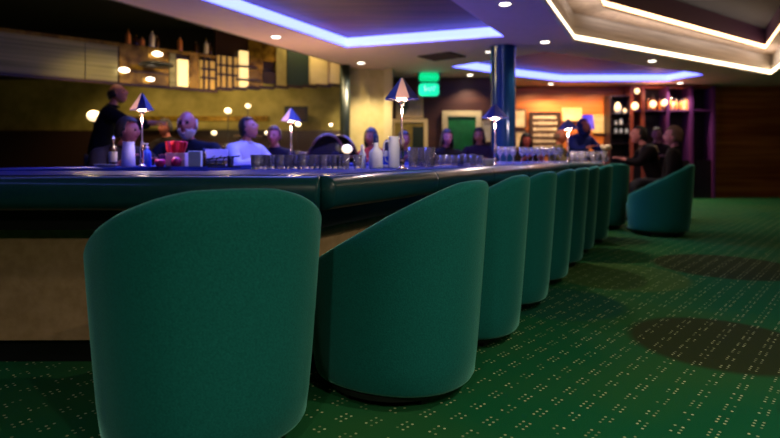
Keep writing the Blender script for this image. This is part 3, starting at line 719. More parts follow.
def person(label, loc, facing, seat=0.50, stand=False, top_z=None, lean=0.12, side=0.0, head_yaw=0, head_pitch=0, skin=(0.55, 0.30, 0.22), shirt=(0.02, 0.02, 0.03),
           pants=(0.015, 0.015, 0.02), hair='short', hair_c=(0.02, 0.012, 0.01), hands='bar', beard=None, sc=1.0, width=1.0, extra=None, shirt_rough=0.8):
    """local frame: +Y forward"""
    root = thing('person', label, 'person', (loc[0], loc[1], 0), facing)
    skin = (skin[0] * .75, skin[1] * .48, skin[2] * .45); ms = mat('skin', skin, 0.5); ml = mat('lips', (skin[0] * .8, skin[1] * .4, skin[2] * .4), 0.4); me_ = mat('eye', (0.02, 0.015, 0.012), 0.15)
    shirt = tuple(c * (.5 if max(shirt) < .1 else .85) for c in shirt); mc = noisy(mat('cloth', rough=shirt_rough), tuple(c * .85 for c in shirt), tuple(min(1, c * 1.1) for c in shirt), nscale=20); mc.node_tree.nodes['Principled BSDF'].inputs['Specular IOR Level'].default_value = 0.12; mp = mat('trousers', pants, 0.8)
    base_z = 0.92 if stand else seat + 0.09
    if top_z is not None:   # stretch the trunk a little so the head reaches its height
        trunk = top_z - base_z - 0.30 * sc - (0.10 if not stand else 0.12)
    else: trunk = 0.42
    if top_z is not None: trunk = (top_z - base_z - 0.03 - 0.262 * sc) * sqrt(1 + lean * lean)
    trunk = max(0.34, min(0.68, trunk))
    P = Vector((0, 0, base_z)); dirt = Vector((side, lean, 1)).normalized()
    W = 0.20 * width * sc
    nk = P + dirt * trunk + Vector((0, 0.01, 0.03)); ch_ = nk - dirt * 0.15; hd = nk + Vector((side * 0.08, 0.03 + lean * 0.1, 0.135 * sc))
    hw = Matrix.Rotation(facing, 3, 'Z') @ Vector((hd.x, hd.y, 0)); root.location.x -= hw.x; root.location.y -= hw.y; ROOTS.append((root.location.copy(), stand))
    sh = [ch_ + Vector((s * W, 0, 0.065)) for s in (-1, 1)]
    elb, wri = [], []
    for s, q in zip((-1, 1), sh):
        mode = hands if isinstance(hands, str) else hands[0 if s < 0 else 1]
        if mode == 'bar': e = q + Vector((s * 0.07, 0.16, -0.21)); w = e + Vector((-s * 0.11, 0.19, 0.06)); w.z = max(w.z, 0.95) if not stand else w.z
        elif mode == 'chin': e = q + Vector((s * 0.02, 0.20, -0.20)); w = hd + Vector((s * 0.05, 0.10, -0.15))
        elif mode == 'reach': e = q + Vector((s * 0.04, 0.22, -0.14)); w = e + Vector((-s * 0.02, 0.24, 0.02))
        else: e = q + Vector((s * 0.07, 0.02, -0.28)); w = e + Vector((-s * 0.03, 0.18, -0.13))
        elb.append(e); wri.append(w)
    if stand: kn = [Vector((s * 0.10, 0.03, 0.50)) for s in (-1, 1)]; an = [Vector((s * 0.11, -0.02, 0.09)) for s in (-1, 1)]
    else: kn = [Vector((s * 0.13, 0.36, seat + 0.07)) for s in (-1, 1)]; an = [Vector((s * 0.13, 0.33, 0.10)) for s in (-1, 1)]
    # body skin
    k = Sk(); p = k.add(P, 0.12); c1 = k.add((P + ch_) / 2, 0.115, p); c2 = k.add(ch_, 0.125, c1); n1 = k.add(nk, 0.058, c2); k.add(hd - Vector((0, 0.015, 0.05)), 0.052, n1)
    for i, s in enumerate((-1, 1)):
        a = k.add(sh[i], 0.05, c2); b = k.add(elb[i], 0.038, a); w = k.add(wri[i], 0.026, b)
        d = (wri[i] - elb[i]).normalized(); upv = Vector((0, 0, 1)); sd = d.cross(upv).normalized(); dn = sd.cross(d)
        pm = k.add(wri[i] + d * 0.045, (0.036, 0.018), w); 
        for j, (off, ln) in enumerate(((-0.030, 0.062), (-0.010, 0.075), (0.010, 0.070), (0.029, 0.055))):
            a1 = k.add(wri[i] + d * 0.085 + sd * off, 0.0095, pm); a2 = k.add(wri[i] + d * (0.085 + ln * 0.5) + sd * off * 1.1 - dn * 0.008, 0.0085, a1); k.add(wri[i] + d * (0.085 + ln * .9) + sd * off * 1.1 - dn * 0.024, 0.0075, a2)
        t1 = k.add(wri[i] + d * 0.03 - sd * s * 0.038 * 1, 0.011, pm); k.add(wri[i] + d * 0.075 - sd * s * 0.055 - dn * 0.01, 0.009, t1)
        hp = k.add(P + Vector((s * 0.10, 0.0, -0.02)), 0.09, p); kk = k.add(kn[i], 0.06, hp); aa = k.add(an[i], 0.042, kk); k.add(an[i] + Vector((0, 0.15, -0.055)), 0.032, aa)
    me = skin_mesh(k.v, k.e, k.r)
    bm = bmesh.new(); bm.from_mesh(me); bpy.data.meshes.remove(me)
    for f in bm.faces: f.material_index = 0
    Mr = Matrix.Rotation(R(head_yaw), 3, 'Z') @ Matrix.Rotation(R(-head_pitch), 3, 'X')
    head_verts(bm, hd, Mr, sc)
    obj('body', bm, [ms, ml, me_], root, smooth=True)
    # shirt
    k = Sk(); p = k.add(P + Vector((0, 0, -0.05)), (0.20, 0.16)); c1 = k.add((P + ch_) / 2, (0.20, 0.17), p); c2 = k.add(ch_, (0.21, 0.17), c1); k.add(nk + Vector((0, 0, 0.0)), 0.09, c2)
    for i, s in enumerate((-1, 1)):
        a = k.add(sh[i], 0.105, c2); b = k.add(elb[i], 0.072, a); k.add(elb[i].lerp(wri[i], 0.9), 0.050, b)
    sh_o = None
    me = skin_mesh(k.v, k.e, k.r); bm = bmesh.new(); bm.from_mesh(me); bpy.data.meshes.remove(me); sh_o = obj('shirt', bm, mc, root, smooth=True)
    bm = BM(); ctr = nk + Vector((0, 0.005, -0.005)); 
    tube(bm, [ctr + Vector((0.068 * cos(a), 0.062 * sin(a), 0.012 * -sin(a))) for a in [2 * pi * i / 16 for i in range(17)]], 0.013, 8); obj('collar', bm, mc, sh_o, smooth=True)
    # trousers and shoes
    k = Sk(); p = k.add(P + Vector((0, 0, -0.02)), 0.13)
    for i, s in enumerate((-1, 1)):
        hp = k.add(P + Vector((s * 0.10, 0.02, -0.03)), 0.105, p); kk = k.add(kn[i], 0.075, hp); k.add(an[i] + Vector((0, 0, 0.03)), 0.062, kk)
    me = skin_mesh(k.v, k.e, k.r); bm = bmesh.new(); bm.from_mesh(me); bpy.data.meshes.remove(me); obj('trousers', bm, mp, root, smooth=True)
    for i in range(2):
        bm = BM(); ball(bm, an[i] + Vector((0, 0.07, -0.045)), (0.05, 0.14, 0.052)); obj('shoe', bm, black, root, smooth=True)
    if hair:
        bm = BM(); hair_mesh(bm, hd, Mr, sc, hair); obj('hood' if hair == 'hood' else 'hair', bm, mc if hair == 'hood' else mat('hair', hair_c, 0.6), root, smooth=True)
    if beard:
        bm = BM(); hair_mesh(bm, hd, Mr, sc * 1.01, 'beard'); obj('beard', bm, mat('beard', beard, 0.8), root, smooth=True)
    if extra: extra(root, hd, Mr, ch_, W, sc)
    return root
def cap(color):
    def f(root, hd, Mr, ch_, W, sc):
        bm = BM(); r = bmesh.ops.create_uvsphere(bm, u_segments=20, v_segments=12, radius=1)['verts']
        dead = [v for v in r if v.co.z < 0.25]
        for v in r: v.co = Mr @ Vector((v.co.x * 0.086, v.co.y * 0.105 - 0.004, v.co.z * 0.128)) * sc + hd
        bmesh.ops.delete(bm, geom=dead, context='VERTS')
        box(bm, Mr @ Vector((0, 0.12, 0.034)) + hd, (0.12, 0.09, 0.008))
        obj('cap', bm, mat('cap_cloth', color, 0.8), root, smooth=True)
    return f
def back_print(root, hd, Mr, ch_, W, sc):
    for dz, sx, sz, col, nm in ((0.075, 0.30, 0.11, (0.55, 0.45, 0.35), 'yoke'), (-0.06, 0.24, 0.08, (0.62, 0.22, 0.20), 'back_print')):
        bm = BM(); rows = []
        for j in range(5):
            rows.append([bm.verts.new((sx * (i / 8 - 0.5), ch_.y - 0.165 + 0.16 * (i / 8 - 0.5) ** 2 * 4 * .4 + (0.035 if nm == 'yoke' else 0) * (j / 4), ch_.z + dz + sz * (j / 4 - 0.5))) for i in range(9)])
        for a, b in zip(rows, rows[1:]):
            for i in range(8): bm.faces.new((a[i], a[i + 1], b[i + 1], b[i]))
        bmesh.ops.solidify(bm, geom=bm.faces[:], thickness=0.01)
        obj(nm, bm, mat(nm, col, 0.8), root, smooth=True)
def glasses_(root, hd, Mr, ch_, W, sc):
    bm = BM()
    for s in (-1, 1):
        tube(bm, [Mr @ Vector((s * 0.030 + 0.022 * cos(a), 0.102, 0.008 + 0.017 * sin(a))) + hd for a in [2 * pi * i / 12 for i in range(13)]], 0.002, 6)
        tube(bm, [Mr @ Vector((s * 0.052, 0.100, 0.012)) + hd, Mr @ Vector((s * 0.080, 0.0, 0.012)) + hd], 0.002, 6)
    tube(bm, [Mr @ Vector((-0.008, 0.103, 0.01)) + hd, Mr @ Vector((0.008, 0.103, 0.01)) + hd], 0.002, 6)
    obj('spectacles', bm, black, root)
def Z(Y, py): return CAMZ + (HZ - py) / F * Y
toC = pi  # facing the camera
pk = (0.52, 0.26, 0.22)
person('standing waiter in black leaning right behind the man in brown', at(118, 6.4), R(-70), stand=True, top_z=Z(6.4, 83), lean=0.25, head_yaw=-10, head_pitch=-20, skin=(.55, .32, .22), shirt=(.008, .008, .01), hair='bald', hands=('reach', 'reach'))
person('hunched person in a brown jacket behind the beer bottle', at(128, 5.0), R(-125), seat=0.5, top_z=Z(5.0, 117), lean=0.30, side=0, head_yaw=35, skin=(.45, .2, .2), shirt=(.055, .038, .03), hair='short', width=1.15)
person('bald man with a white beard in a dark shirt facing the camera', at(187, 5.55), toC, seat=0.56, top_z=Z(5.5, 110), lean=0.10, head_pitch=-4, skin=(.46, .21, .18), shirt=(.008, .010, .022), hair='bald', hair_c=(.4, .35, .35), beard=(.42, .36, .36), width=1.2, sc=1.12, extra=glasses_)
person('dark haired man in a white shirt looking down to the right', at(249, 6.35), R(-115), seat=0.56, top_z=Z(6.35, 117), lean=0.12, head_pitch=-25, head_yaw=10, skin=(.45, .22, .18), shirt=(.48, .44, .56), hair='short', hair_c=(.01, .006, .008), width=1.1, sc=1.06)
person('smiling patron with reddish hair beside the blue and white bar lamp', at(274, 6.9), R(170), seat=0.5, top_z=Z(6.9, 126), lean=0.08, skin=(.62, .25, .24), shirt=(.02, .012, .025), hair='short', hair_c=(.08, .03, .03), hands='bar')
person('distant diner with a pink face left of the bearded man', at(165, 8.0), R(150), seat=0.48, top_z=Z(8.0, 117), lean=0.05, skin=(.55, .24, .16), shirt=(.03, .02, .02), hair='short')
person('diner in a red top behind the bottle cluster', at(371, 7.6), R(150), seat=0.5, top_z=Z(7.6, 128), lean=0.05, skin=(.45, .2, .14), shirt=(.40, .04, .04), hair='long', hair_c=(.012, .008, .008), width=.85)
person('dark haired patron half hidden behind the tall lamp pole', at(404, 7.75), R(200), seat=0.48, top_z=Z(7.7, 131), lean=0.1, skin=(.35, .16, .15), shirt=(.03, .03, .10), hair='short', width=.85)
person('long haired woman in black before the green door', at(447, 8.05), R(200), seat=0.5, top_z=Z(8.0, 129), lean=0.12, skin=(.55, .27, .34), shirt=(.015, .010, .015), hair='long', hair_c=(.02, .008, .008), head_yaw=-10)
person('dark dressed patron just left of the blue column', at(479, 8.6), R(160), seat=0.5, top_z=Z(8.4, 127), lean=0.1, skin=(.40, .2, .18), shirt=(.03, .015, .04), hair='long', hair_c=(.02, .01, .012))
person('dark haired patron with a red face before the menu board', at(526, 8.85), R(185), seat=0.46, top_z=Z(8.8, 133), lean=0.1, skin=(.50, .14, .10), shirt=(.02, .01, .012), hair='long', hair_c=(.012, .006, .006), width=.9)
person('bald man in a khaki shirt looking right near the far lamp', at(561, 9.2), R(-120), seat=0.48, top_z=Z(9.2, 129), lean=0.12, skin=(.62, .24, .12), shirt=(.20, .15, .07), hair='bald', hair_c=(.2, .1, .06))
person('person in a dark blue hooded top bending over the bar end', at(584, 9.65), R(-150), stand=True, top_z=Z(9.6, 119), lean=0.22, head_pitch=-25, skin=(.5, .22, .22), shirt=(.012, .018, .16), hair='hood', width=1.15)
x, y = at(640, 7.70)
person('man in a black jacket with a beige and pink back print leaning on the bar', at(638, 8.45), R(72), seat=0.52, top_z=Z(8.45, 126), lean=0.42, head_yaw=12, head_pitch=-15, skin=(.62, .32, .34), shirt=(.012, .007, .012), hair='short', hair_c=(.012, .008, .01), width=1.3, sc=1.12, extra=back_print)
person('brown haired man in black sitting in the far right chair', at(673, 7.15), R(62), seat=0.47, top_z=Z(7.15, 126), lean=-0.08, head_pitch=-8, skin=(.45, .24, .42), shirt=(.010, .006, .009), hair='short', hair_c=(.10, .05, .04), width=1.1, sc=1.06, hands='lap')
person('distant person with a violet lit face between the two men at right', at(657, 9.3), R(150), seat=0.48, top_z=Z(9.2, 127), lean=0.05, skin=(.30, .16, .45), shirt=(.02, .01, .03), hair='short')  # violet light tinted into the skin colour

# chairs carrying the far patrons
st = thing('bar_stool', '', 'stool')
obj('seat', lathe(BM(), [(0.001, 0.43), (0.15, 0.43), (0.16, 0.45), (0.15, 0.47), (0.001, 0.475)], 24, cap=False), black, st, smooth=True)
obj('post', lathe(BM(), [(0.022, 0.02), (0.022, 0.43)], 14), steel, st, smooth=True)
obj('base', lathe(BM(), [(0.18, 0), (0.18, 0.012), (0.03, 0.03)], 24), steel, st, smooth=True)
for i, (l_, _) in enumerate([q for q in ROOTS[:13] if not q[1]] + [ROOTS[13], ROOTS[15]]): place(st, i > 0, (l_.x, l_.y, 0), 0, 'round black stool under a patron beyond the bar', 'stools under the patrons beyond the bar')
for i, (x, Y) in enumerate(() and ((114, 5.3), (187, 5.55), (242, 6.35), (272, 6.9), (371, 7.6), (404, 7.75), (444, 8.05), (484, 8.6), (526, 8.85), (556, 9.2), (657, 9.3), (165, 8.0))):
    p = at(x, Y); place(st, i > 0, (*p, 0), 0, 'round black stool under a patron beyond the bar', 'stools under the patrons beyond the bar')
# arched dark armchairs
ar = thing('arched_armchair', '', 'chair')
pts = [(0.27 * cos(a) , -0.22 - 0.05 * sin(a), 0.85 + 0.42 * sin(a)) for a in [pi * i / 16 for i in range(17)]]
bm = BM(); tube(bm, [(0.27, -0.2, 0.42)] + pts + [(-0.27, -0.2, 0.42)], 0.018, 8); obj('back_frame', bm, mat('polished_dark_wood', (0.07, 0.02, 0.015), 0.2, coat=0.6), ar, smooth=True)
bm = BM(); vs = [bm.verts.new((p[0] * .95, p[1] + 0.01, p[2] - .01)) for p in pts] + [bm.verts.new((-0.25, -0.2, 0.42)), bm.verts.new((0.25, -0.2, 0.42))]; f = bm.faces.new(vs); bmesh.ops.solidify(bm, geom=[f], thickness=0.05); obj('backrest', bm, mat('black_leather', (0.01, 0.006, 0.006), 0.25, coat=0.4), ar)
obj('seat', box(BM(), (0, 0.02, 0.43), (0.52, 0.5, 0.10)), MATS['black_leather'], ar, bevel=0.03)
for sx in (-1, 1):
    for sy in (-1, 1): obj('leg', box(BM(), (sx * 0.22, 0.02 + sy * 0.2, 0.19), (0.04, 0.04, 0.38)), MATS['polished_dark_wood'], ar)
    bm = BM(); tube(bm, [(sx * 0.27, -0.2, 0.72), (sx * 0.30, 0.05, 0.70), (sx * 0.28, 0.22, 0.64), (sx * 0.27, 0.22, 0.45)], 0.016, 8); obj('armrest', bm, MATS['polished_dark_wood'], ar, smooth=True)
place(ar, False, (*at(321, 7.2), 0), R(25), 'dark armchair with a polished arched back left of the black pole', 'arched dark armchairs beyond the bar')
place(ar, True, (*at(352, 7.6), 0), R(-30), 'dark armchair with a polished arched back right of the black pole', 'arched dark armchairs beyond the bar')

# small globe lamps on stands in the far dining area
gl = thing('globe_lamp', '', 'lamp')
obj('globe', ball(BM(), (0, 0, 0), (0.06, 0.06, 0.05)), bulbw, gl, smooth=True)
obj('stem', lathe(BM(), [(0.10, -0.60), (0.10, -0.58), (0.008, -0.56), (0.008, -0.05)], 16), black, gl)
GL = [(94, 116, 7.6, 1.5, 'glowing amber globe lamp behind the hunched person in brown'), (228, 111, 8.6, .9, 'oval glowing lamp left of the white shirted man'), (248, 106, 8.9, .8, 'glowing lamp above the white shirted man'),
      (298, 124.5, 8.3, .7, 'small glowing lamp right of the blue and white bar lamp'), (267, 133, 8.0, .6, 'small white lamp between the white shirted man and the smiling patron'), (331, 125, 8.4, .5, 'small glowing lamp just left of the black pole'),
      (347, 149, 7.0, 1.1, 'added pale globe lamp in place of a round pale shape between the arched chairs'), (214, 133, 8.2, .7, 'low glowing lamp right of the bearded man')]  # the pale globe between the arched chairs is added, no known lamp
tabs = mat('side_table_wood', (0.05, 0.02, 0.012), 0.3)
for i, (x, y, Y, s, lab) in enumerate(GL):
    X, Y_, Zz = at(x, Y, y); o = place(gl, i > 0, (X, Y_, Zz), 0, lab, 'glowing globe lamps in the far dining area', s)
    zt = Zz - 0.6 * s
    if i in (0, 1, 3, 5): point((X, Y_ - 0.15, Zz + 0.12), 14, (1, .70, .34), .06)
    t = thing('pedestal_table', 'dark pedestal stand under the ' + lab.split(' lamp')[0] + ' lamp', 'table', (X, Y_, 0), 0, 'dark pedestals under the globe lamps')
    obj('tabletop', lathe(BM(), [(0.001, zt - 0.03), (0.22, zt - 0.03), (0.23, zt - 0.015), (0.22, zt), (0.001, zt)], 24, cap=False), tabs, t)
    obj('pedestal', lathe(BM(), [(0.16, 0), (0.16, 0.02), (0.03, 0.05), (0.025, zt - 0.03)], 16), tabs, t)

# bottles along the gallery ledge
for i, (px, h, m_, cp) in enumerate(((128, .24, orangeb, goldmir), (136, .17, amberg, goldmir), (142, .15, orangeb, brass), (152, .30, paleb, brass), (157, .2, amberg, brass), (180, .26, orangeb, brass), (196, .2, amberg, steel), (206, .27, paleb, goldmir), (210, .22, amberg, brass))):
    p = Vector(ga).lerp(Vector(gb), u_a(px))
    t = bottle('liquor_bottle', '', 0, 1, h, .04, m_, cp, z=ZT + 0.05); t.location = (p.x, p.y - 0.0, ZT + 0.0505)
    t['label'] = ['orange bottle leftmost on the high ledge', 'short brown bottle second on the high ledge', 'low orange bottle left of the tall pale one on the high ledge', 'tallest pale bottle on the high ledge', 'brown bottle right of the tall pale one on the high ledge',
                  'lone orange bottle mid ledge above the lit amber panel', 'small brown bottle right of the lone orange one on the ledge', 'tall pale bottle near the right end of the high ledge', 'brown bottle at the right end of the high ledge'][i]
    t['group'] = 'bottles on the high ledge'
# black oval tray hanging in front of the gold panel
p = on_a(152, 69)
o = obj('hanging_tray', lathe(BM(), [(0.001, 0), (0.22, 0.0), (0.24, 0.02), (0.20, 0.05), (0.001, 0.05)], 32, cap=False), black, smooth=True, loc=(p[0] + .1, p[1] - .14, p[2])); tag(o, 'black oval disc fixed in front of the gold panel', 'fixture')

# ------------------------------------------------------------------ wall items
def framed_pic(name, label, x0, y0, x1, y1, Y, face, fr, cat='picture', fw=0.04):
    a = at(x0, Y, y1); b = at(x1, Y, y0); cx, cz = (a[0] + b[0]) / 2, (a[2] + b[2]) / 2; w, h = b[0] - a[0], b[2] - a[2]
    t = thing(name, label, cat, (cx, Y - 0.03, cz))
    bm = BM()
    for s in (-1, 1): box(bm, (s * (w / 2 - fw / 2), 0, 0), (fw, 0.05, h)); box(bm, (0, 0, s * (h / 2 - fw / 2)), (w - 2 * fw, 0.05, fw))
    obj('frame', bm, fr, t)
    obj('print', box(BM(), (0, 0.01, 0), (w - 2 * fw, 0.02, h - 2 * fw)), face, t)
    return t, w, h
t, w, h = framed_pic('framed_picture', 'pale framed print above the cream framed door beside the green sign', 396, 97, 423, 118, WM, print_m, creamtrim)
bm = BM(); box(bm, (-0.12, -0.003, 0.0), (0.10, 0.01, 0.28)); box(bm, (-0.06, -0.003, 0.05), (0.06, 0.01, 0.2)); obj('figure', bm, mat('print_green', (0.12, 0.2, 0.14), 0.6), t)
framed_pic('framed_picture', 'tall pale print directly right of the blue column', 514, 109, 526, 128, YF, print_m, framed, fw=0.02)
framed_pic('framed_picture', 'pale print hanging under the tall one beside the blue column', 515, 130, 526, 148, YF, print_m, framed, fw=0.02)
framed_pic('framed_picture', 'wide pale print above the far bar lamp', 562, 108, 581, 121, YF, print_m, creamtrim, fw=0.03)
framed_pic('framed_picture', 'pale landscape print with a dark streak right of the hooded person', 592, 115, 606, 133, YF, print_m, creamtrim, fw=0.03)
framed_pic('framed_picture', 'dark framed picture on the olive wall above the blue and white lamp', 285, 106.5, 308, 122, 10.78, framed, black, fw=0.05)
framed_pic('framed_picture', 'small pale print left of the blue column above the patron', 482, 121, 491, 142, WM, print_m, creamtrim, fw=0.02)
t, w, h = framed_pic('menu_board', 'dark framed menu board with rows of pale lettering', 529, 112, 560, 152, YF, board_m, framed, 'menu board', fw=0.06)
letm = mat('pale_lettering', (0.5, 0.42, 0.30), 0.6)
for j in range(6):
    bm = BM(); x = -w / 2 + 0.10
    while x < w / 2 - 0.12:
        l = random.uniform(0.025, 0.06); box(bm, (x + l / 2, -0.004, h / 2 - 0.13 - j * 0.145), (l, 0.012, random.uniform(0.045, 0.075))); x += l + 0.012
    obj('lettering', bm, letm, t)
# door 1 (green) and cream framed door 2
def door(n, x0, y0, x1, Y, leaf, fw, leafname='door_leaf'):
    a = at(x0, Y, y0); b = at(x1, Y, y0); w = b[0] - a[0]; h = a[2]; cx = (a[0] + b[0]) / 2
    r = bpy.data.objects.new('door_%d' % n, None); C.objects.link(r); r.location = (cx, Y - 0.03, 0); r['kind'] = 'structure'
    bm = BM(); 
    for s in (-1, 1): box(bm, (s * (w / 2 - fw / 2), 0, h / 2), (fw, 0.08, h))
    box(bm, (0, 0, h - fw / 2), (w - 2 * fw, 0.08, fw)); obj('door_frame', bm, creamtrim, r)
    obj(leafname, box(BM(), (0, 0.01, (h - fw) / 2), (w - 2 * fw, 0.04, h - fw)), leaf, r)
    bm = BM(); ball(bm, (w / 2 - fw - 0.08, -0.04, 1.0), 0.028); obj('door_handle', bm, brass, r)
    return r, w, h
door(1, 442, 111, 481, WM, doorgreen, 0.12)
r, w, h = door(2, 391, 119, 427.5, WM, olive, 0.08)
obj('glass_panel', box(BM(), (w * 0.24, -0.02, h - 0.48), (0.24, 0.02, 0.62)), darkgreen, r)
# green lit sign
X, Y_, Zz = at(429, 11.2, 84.5)
t = thing('lit_sign', 'green glowing sign of two stacked rounded panels', 'sign', (X, Y_, Zz)); t.scale = (1.16, 1, 1.16)
def rbox(w, h, d, r, c):
    bm = BM(); pts = []
    for (sx, sy, a0) in ((1, 1, 0), (-1, 1, 90), (-1, -1, 180), (1, -1, 270)):
        for k in range(6):
            a = R(a0 + 18 * k); pts.append((sx * (w / 2 - r) + r * cos(a), sy * (h / 2 - r) + r * sin(a)))
    f = [bm.verts.new((c[0] + x, c[1] - d / 2, c[2] + z)) for x, z in pts]; g = [bm.verts.new((c[0] + x, c[1] + d / 2, c[2] + z)) for x, z in pts]
    bm.faces.new(f); bm.faces.new(g[::-1]); n = len(f)
    for i in range(n): bm.faces.new((f[i], f[(i + 1) % n], g[(i + 1) % n], g[i]))
    return bm
obj('sign_panel', rbox(0.35, 0.15, 0.06, 0.05, (0, 0, 0.13)), signg, t)
obj('sign_panel', rbox(0.35, 0.22, 0.06, 0.06, (0, 0, -0.09)), signg2, t)
bm = BM(); box(bm, (0, 0.06, 0.03), (0.40, 0.05, 0.48)); obj('housing', bm, black, t)
bm = BM(); tube(bm, [(-0.08, -0.035, -0.02), (-0.06, -0.035, -0.12), (-0.02, -0.035, -0.06), (0.01, -0.035, -0.12), (0.04, -0.035, -0.05), (0.08, -0.035, -0.11), (0.10, -0.035, -0.03)], 0.011, 6); obj('script_mark', bm, signw, t)
bm = BM(); tube(bm, [(-0.12, -0.035, 0.13), (-0.04, -0.035, 0.14), (0.05, -0.035, 0.125), (0.12, -0.035, 0.135)], 0.008, 6); obj('script_mark', bm, signg2, t)


# display shelving at the right back
def px_box(bm, x0, y0, x1, y1, Y, d):
    a = at(x0, Y, y1); b = at(x1, Y, y0); box(bm, ((a[0] + b[0]) / 2, Y + d / 2, (a[2] + b[2]) / 2), (b[0] - a[0], d, b[2] - a[2]))
YS = 12.95
t = thing('display_cabinet', 'narrow black display cabinet holding white jars', 'cabinet', (0, 0, 0))
a = at(611, YS, 95); b = at(631, YS, 95); w = b[0] - a[0]; hz = a[2]; t.location = ((a[0] + b[0]) / 2, YS + 0.2, 0)
bm = BM(); box(bm, (0, 0.17, hz / 2), (w, 0.03, hz)); box(bm, (-w / 2, 0, hz / 2), (0.03, 0.36, hz)); box(bm, (w / 2, 0, hz / 2), (0.03, 0.36, hz)); box(bm, (0, 0, hz - 0.015), (w, 0.36, 0.03)); obj('body', bm, cabm, t)
shz = [Z(YS, y) for y in (113, 124.5, 133, 143)]
for z in shz: obj('shelf', box(BM(), (0, 0, z - 0.012), (w - 0.03, 0.33, 0.02)), cabm, t)
jar = lambda h, r: lathe(BM(), [(0.001, 0), (r * .7, 0), (r, h * .35), (r * .95, h * .7), (r * .45, h * .9), (r * .5, h), (0.001, h)], 16, cap=False)
jarw = mat('jar_white_glow', (0.9, 0.82, 0.72), 0.3, emit=(1, .85, .65), es=0.25)  # faint glow put into the jar colour, the jars are no lamps
for i, (x, k, h_, r_, lab) in enumerate(((618, 0, .26, .085, 'large white egg shaped jar on the top cabinet shelf'), (625, 0, .12, .045, 'small pale jar beside the egg shaped jar'),
        (616, 1, .11, .03, 'small white jar left on the second cabinet shelf'), (621, 1, .15, .04, 'taller white jar middle of the second cabinet shelf'),
        (616, 2, .12, .035, 'white jar left on the third cabinet shelf'), (621, 2, .12, .035, 'white jar middle of the third cabinet shelf'), (626.5, 2, .12, .035, 'white jar right on the third cabinet shelf'))):
    X, Yj = at(x, YS + 0.15); o = obj('jar', jar(h_, r_), jarw, smooth=True, loc=(X, Yj, shz[k] - 0.001)); tag(o, lab, 'jar', 'white jars in the black cabinet')
t = thing('bottle_shelving', 'wide back bar shelving with red posts and a lit bottle shelf', 'shelving')
x0, x1 = at(631, YS)[0], at(716, YS)[0]; cx = (x0 + x1) / 2; W_ = x1 - x0; t.location = (cx, YS + 0.2, 0); TT = Z(YS, 86)
obj('back_panel', box(BM(), (0, 0.18, TT / 2), (W_, 0.03, TT)), cabm, t)
for x, m_, nm in ((632, redpost, 'post'), (643.5, redpost, 'post'), (668, purpp, 'post'), (692, purpp, 'post'), (714, purpp, 'post')):
    X = at(x, YS)[0] - cx; obj(nm, box(BM(), (X, -0.02, TT / 2), (0.07, 0.36, TT)), m_, t)
zs = Z(YS, 109.5)
obj('shelf', box(BM(), (0, 0, zs - 0.02), (W_ - .1, 0.34, 0.04)), purpp, t)
obj('shelf', box(BM(), (0, 0, TT - 0.02), (W_ - .1, 0.34, 0.04)), redpost, t)
obj('cupboard', box(BM(), (0, 0, 0.45), (W_ - .1, 0.34, 0.9)), cabm, t)
for i in range(16):
    x = 648.5 + i * 2.75 + random.uniform(-.4, .4)
    m_ = [orangeb, paleb, orangeb, amberg][i % 4]; h_ = random.uniform(.24, .33)
    b = bottle('liquor_bottle', 'liquor bottle on the lit shelf at the far right', x, YS + 0.12 + 0.1 * (i % 2), h_, .034, m_, redpost if i % 2 else brass, z=zs, group='liquor bottles on the lit back shelf')
hang = thing('pendant_bulb', '', 'light')
obj('bulb_glass', ball(BM(), (0, 0, 0), (0.065, 0.065, 0.075)), mat('pendant_glow', (1, .8, .5), .3, emit=(1, .66, .34), es=2.2), hang, smooth=True)
obj('cord', box(BM(), (0, 0, 0.13), (0.01, 0.01, 0.13)), black, hang)
for i, (x, y, s, lab) in enumerate(((637, 91, .9, 'round glowing bulb high between the red posts'), (635, 106, 1.2, 'pear shaped yellow bulb low between the red posts'), (653, 104, 1.1, 'round glowing bulb among the bottles near the left red post'), (664, 103, 1.0, 'round glowing bulb among the bottles at mid shelf'))):
    X, Y_, Zz = at(x, YS - 0.05, y); place(hang, i > 0, (X, Y_, Zz), 0, lab, 'glowing bulbs in the bottle shelving', s)
point((at(660, 12.6)[0], 12.7, Z(12.7, 94)), 6, (1, .5, .25), .1)
# violet lamp shade above hooded person
X, Y_, Zz = at(587.5, 10.6, 122)
t = thing('floor_lamp', 'violet drum shade floor lamp behind the hooded person', 'lamp', (X, Y_, 0))
obj('lamp_shade', lathe(BM(), [(0.13, Zz - 0.14), (0.10, Zz + 0.13), (0.09, Zz + 0.13), (0.12, Zz - 0.14)], 24, cap=False), lampshade_p, t, smooth=True)
obj('pole', lathe(BM(), [(0.13, 0), (0.13, 0.02), (0.015, 0.04), (0.012, Zz + 0.1)], 16), black, t)
# flowers in a bright small vase at bar end
X, Y_ = at(606, 8.15)
t = thing('flower_vase', 'small vase of pale flowers at the bar end by the leaning man', 'vase', (X, Y_, TOP + 0.0005))
obj('vase', lathe(BM(), [(0.001, 0), (0.03, 0), (0.045, 0.05), (0.02, 0.10), (0.028, 0.12), (0.024, 0.12)], 16), lav, t, smooth=True)
for i in range(6):
    a = i * 1.05; bm = BM(); tube(bm, [(0, 0, 0.1), (0.05 * cos(a), 0.05 * sin(a), 0.2)], 0.003, 5); s_ = obj('stem', bm, doorgreen, t)
    bm = BM(); ball(bm, (0.055 * cos(a), 0.055 * sin(a), 0.21 + 0.02 * (i % 2)), 0.028, 10); obj('flower', bm, mat('flower_pale', (.85, .7, .45), .6), s_, smooth=True)

# ------------------------------------------------------------------ lights
for i, p in enumerate(dl_pos[:8]):
    spot((p[0], p[1], SZ - 0.02), 95 if i < 6 else 110)
for p in extra:
    place(dl, True, (p[0], p[1], SZ), 0, 'added white downlight out of view, lighting the chairs', 'added downlights behind the viewer')
    spot((p[0], p[1], SZ - 0.02), 150, size=150)
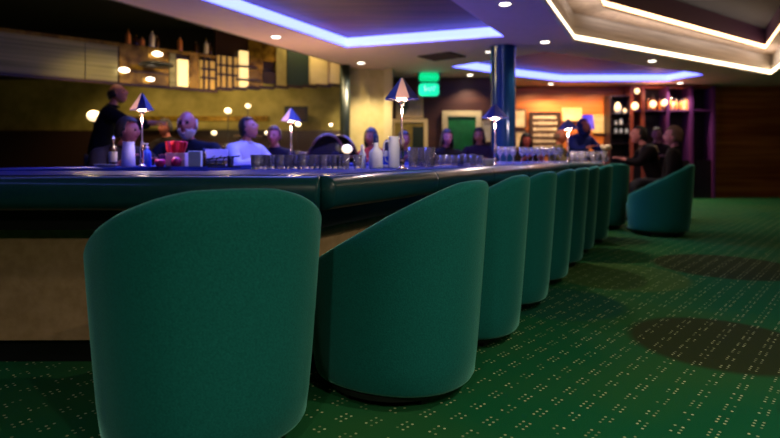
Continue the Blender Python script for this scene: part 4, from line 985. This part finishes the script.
# blue light of the coves
dv = B1 - B0
ang = math.atan2(d1.y, d1.x)
c_ = (A0 + A1 + B0 + B1) / 4
area((c_.x + 1.0, c_.y + 2.0, SZ + 0.05), 220, 5.0, 1.8, (0.12, 0.16, 1.0), rot=(0, 0, ang))
area((4.2, 10.9, SZ + 0.05), 14, 3.0, 1.2, (0.25, 0.14, 1.0), rot=(0, 0, 0.3))
for k_, (p_, q_) in enumerate(((P3a, P3b), (P3d, P3a))):  # added area lights that brighten the fascia of the stepped recess
    dd = (q_ - p_).normalized(); nn = Vector((dd.y, -dd.x)); mm = (p_ + q_) / 2 + (nn if k_ == 0 else nn) * 0.32
    area((mm.x, mm.y, SZ + 0.03), 15 if k_ == 0 else 9, (q_ - p_).length - .5, 0.22, (1, .9, .86), rot=(pi, 0, math.atan2(dd.y, dd.x)))
# warm light of the far left room and of the picture wall
for x, Y in ((130, 9.6), (230, 9.8), (310, 9.8)): 
    p = at(x, Y); spot((p[0], p[1], 3.4), 150, size=120, col=(1, .74, .36))
p = at(370, 10.0); spot((p[0], p[1], 2.66), 110, size=120, col=(1, .8, .45))
for x in (545, 580, 610):
    p = at(x, 12.7); spot((p[0], p[1], 2.66), 105, size=165, col=(1, .58, .24))
p = at(408, 11.0); spot((p[0], p[1], 2.66), 60, size=110, col=(1, .66, .35))
for x, Y in ((120, 6.6), (200, 7.4)):
    p = at(x, Y); spot((p[0], p[1], 3.4), 150, size=70, col=(1, .72, .35), rot=(R(22), 0, R(30)))

w = bpy.data.worlds.new('world'); w.use_nodes = True; w.node_tree.nodes['Background'].inputs[0].default_value = (0.02, 0.02, 0.03, 1); bpy.context.scene.world = w
# ------------------------------------------------------------------ camera
cam = bpy.data.cameras.new('camera'); co = bpy.data.objects.new('camera', cam); C.objects.link(co)
co.location = (0, 0, CAMZ); co.rotation_euler = (pi / 2, 0, 0)
cam.sensor_width = 36; cam.lens = F / 780 * 36; cam.shift_x = 0; cam.shift_y = -(219 - HZ) / 780
cam.dof.use_dof = True; cam.dof.focus_distance = 2.35; cam.dof.aperture_fstop = 1.5
cam.clip_start = 0.05
sc = bpy.context.scene; sc.camera = co
sc.view_settings.view_transform = 'Standard'; sc.view_settings.look = 'None'; sc.view_settings.gamma = 1; sc.view_settings.exposure = 0.2
sc.cycles.use_denoising = True; sc.cycles.sample_clamp_indirect = 4; sc.cycles.max_bounces = 8
sc.cycles.caustics_refractive = False; sc.cycles.caustics_reflective = False
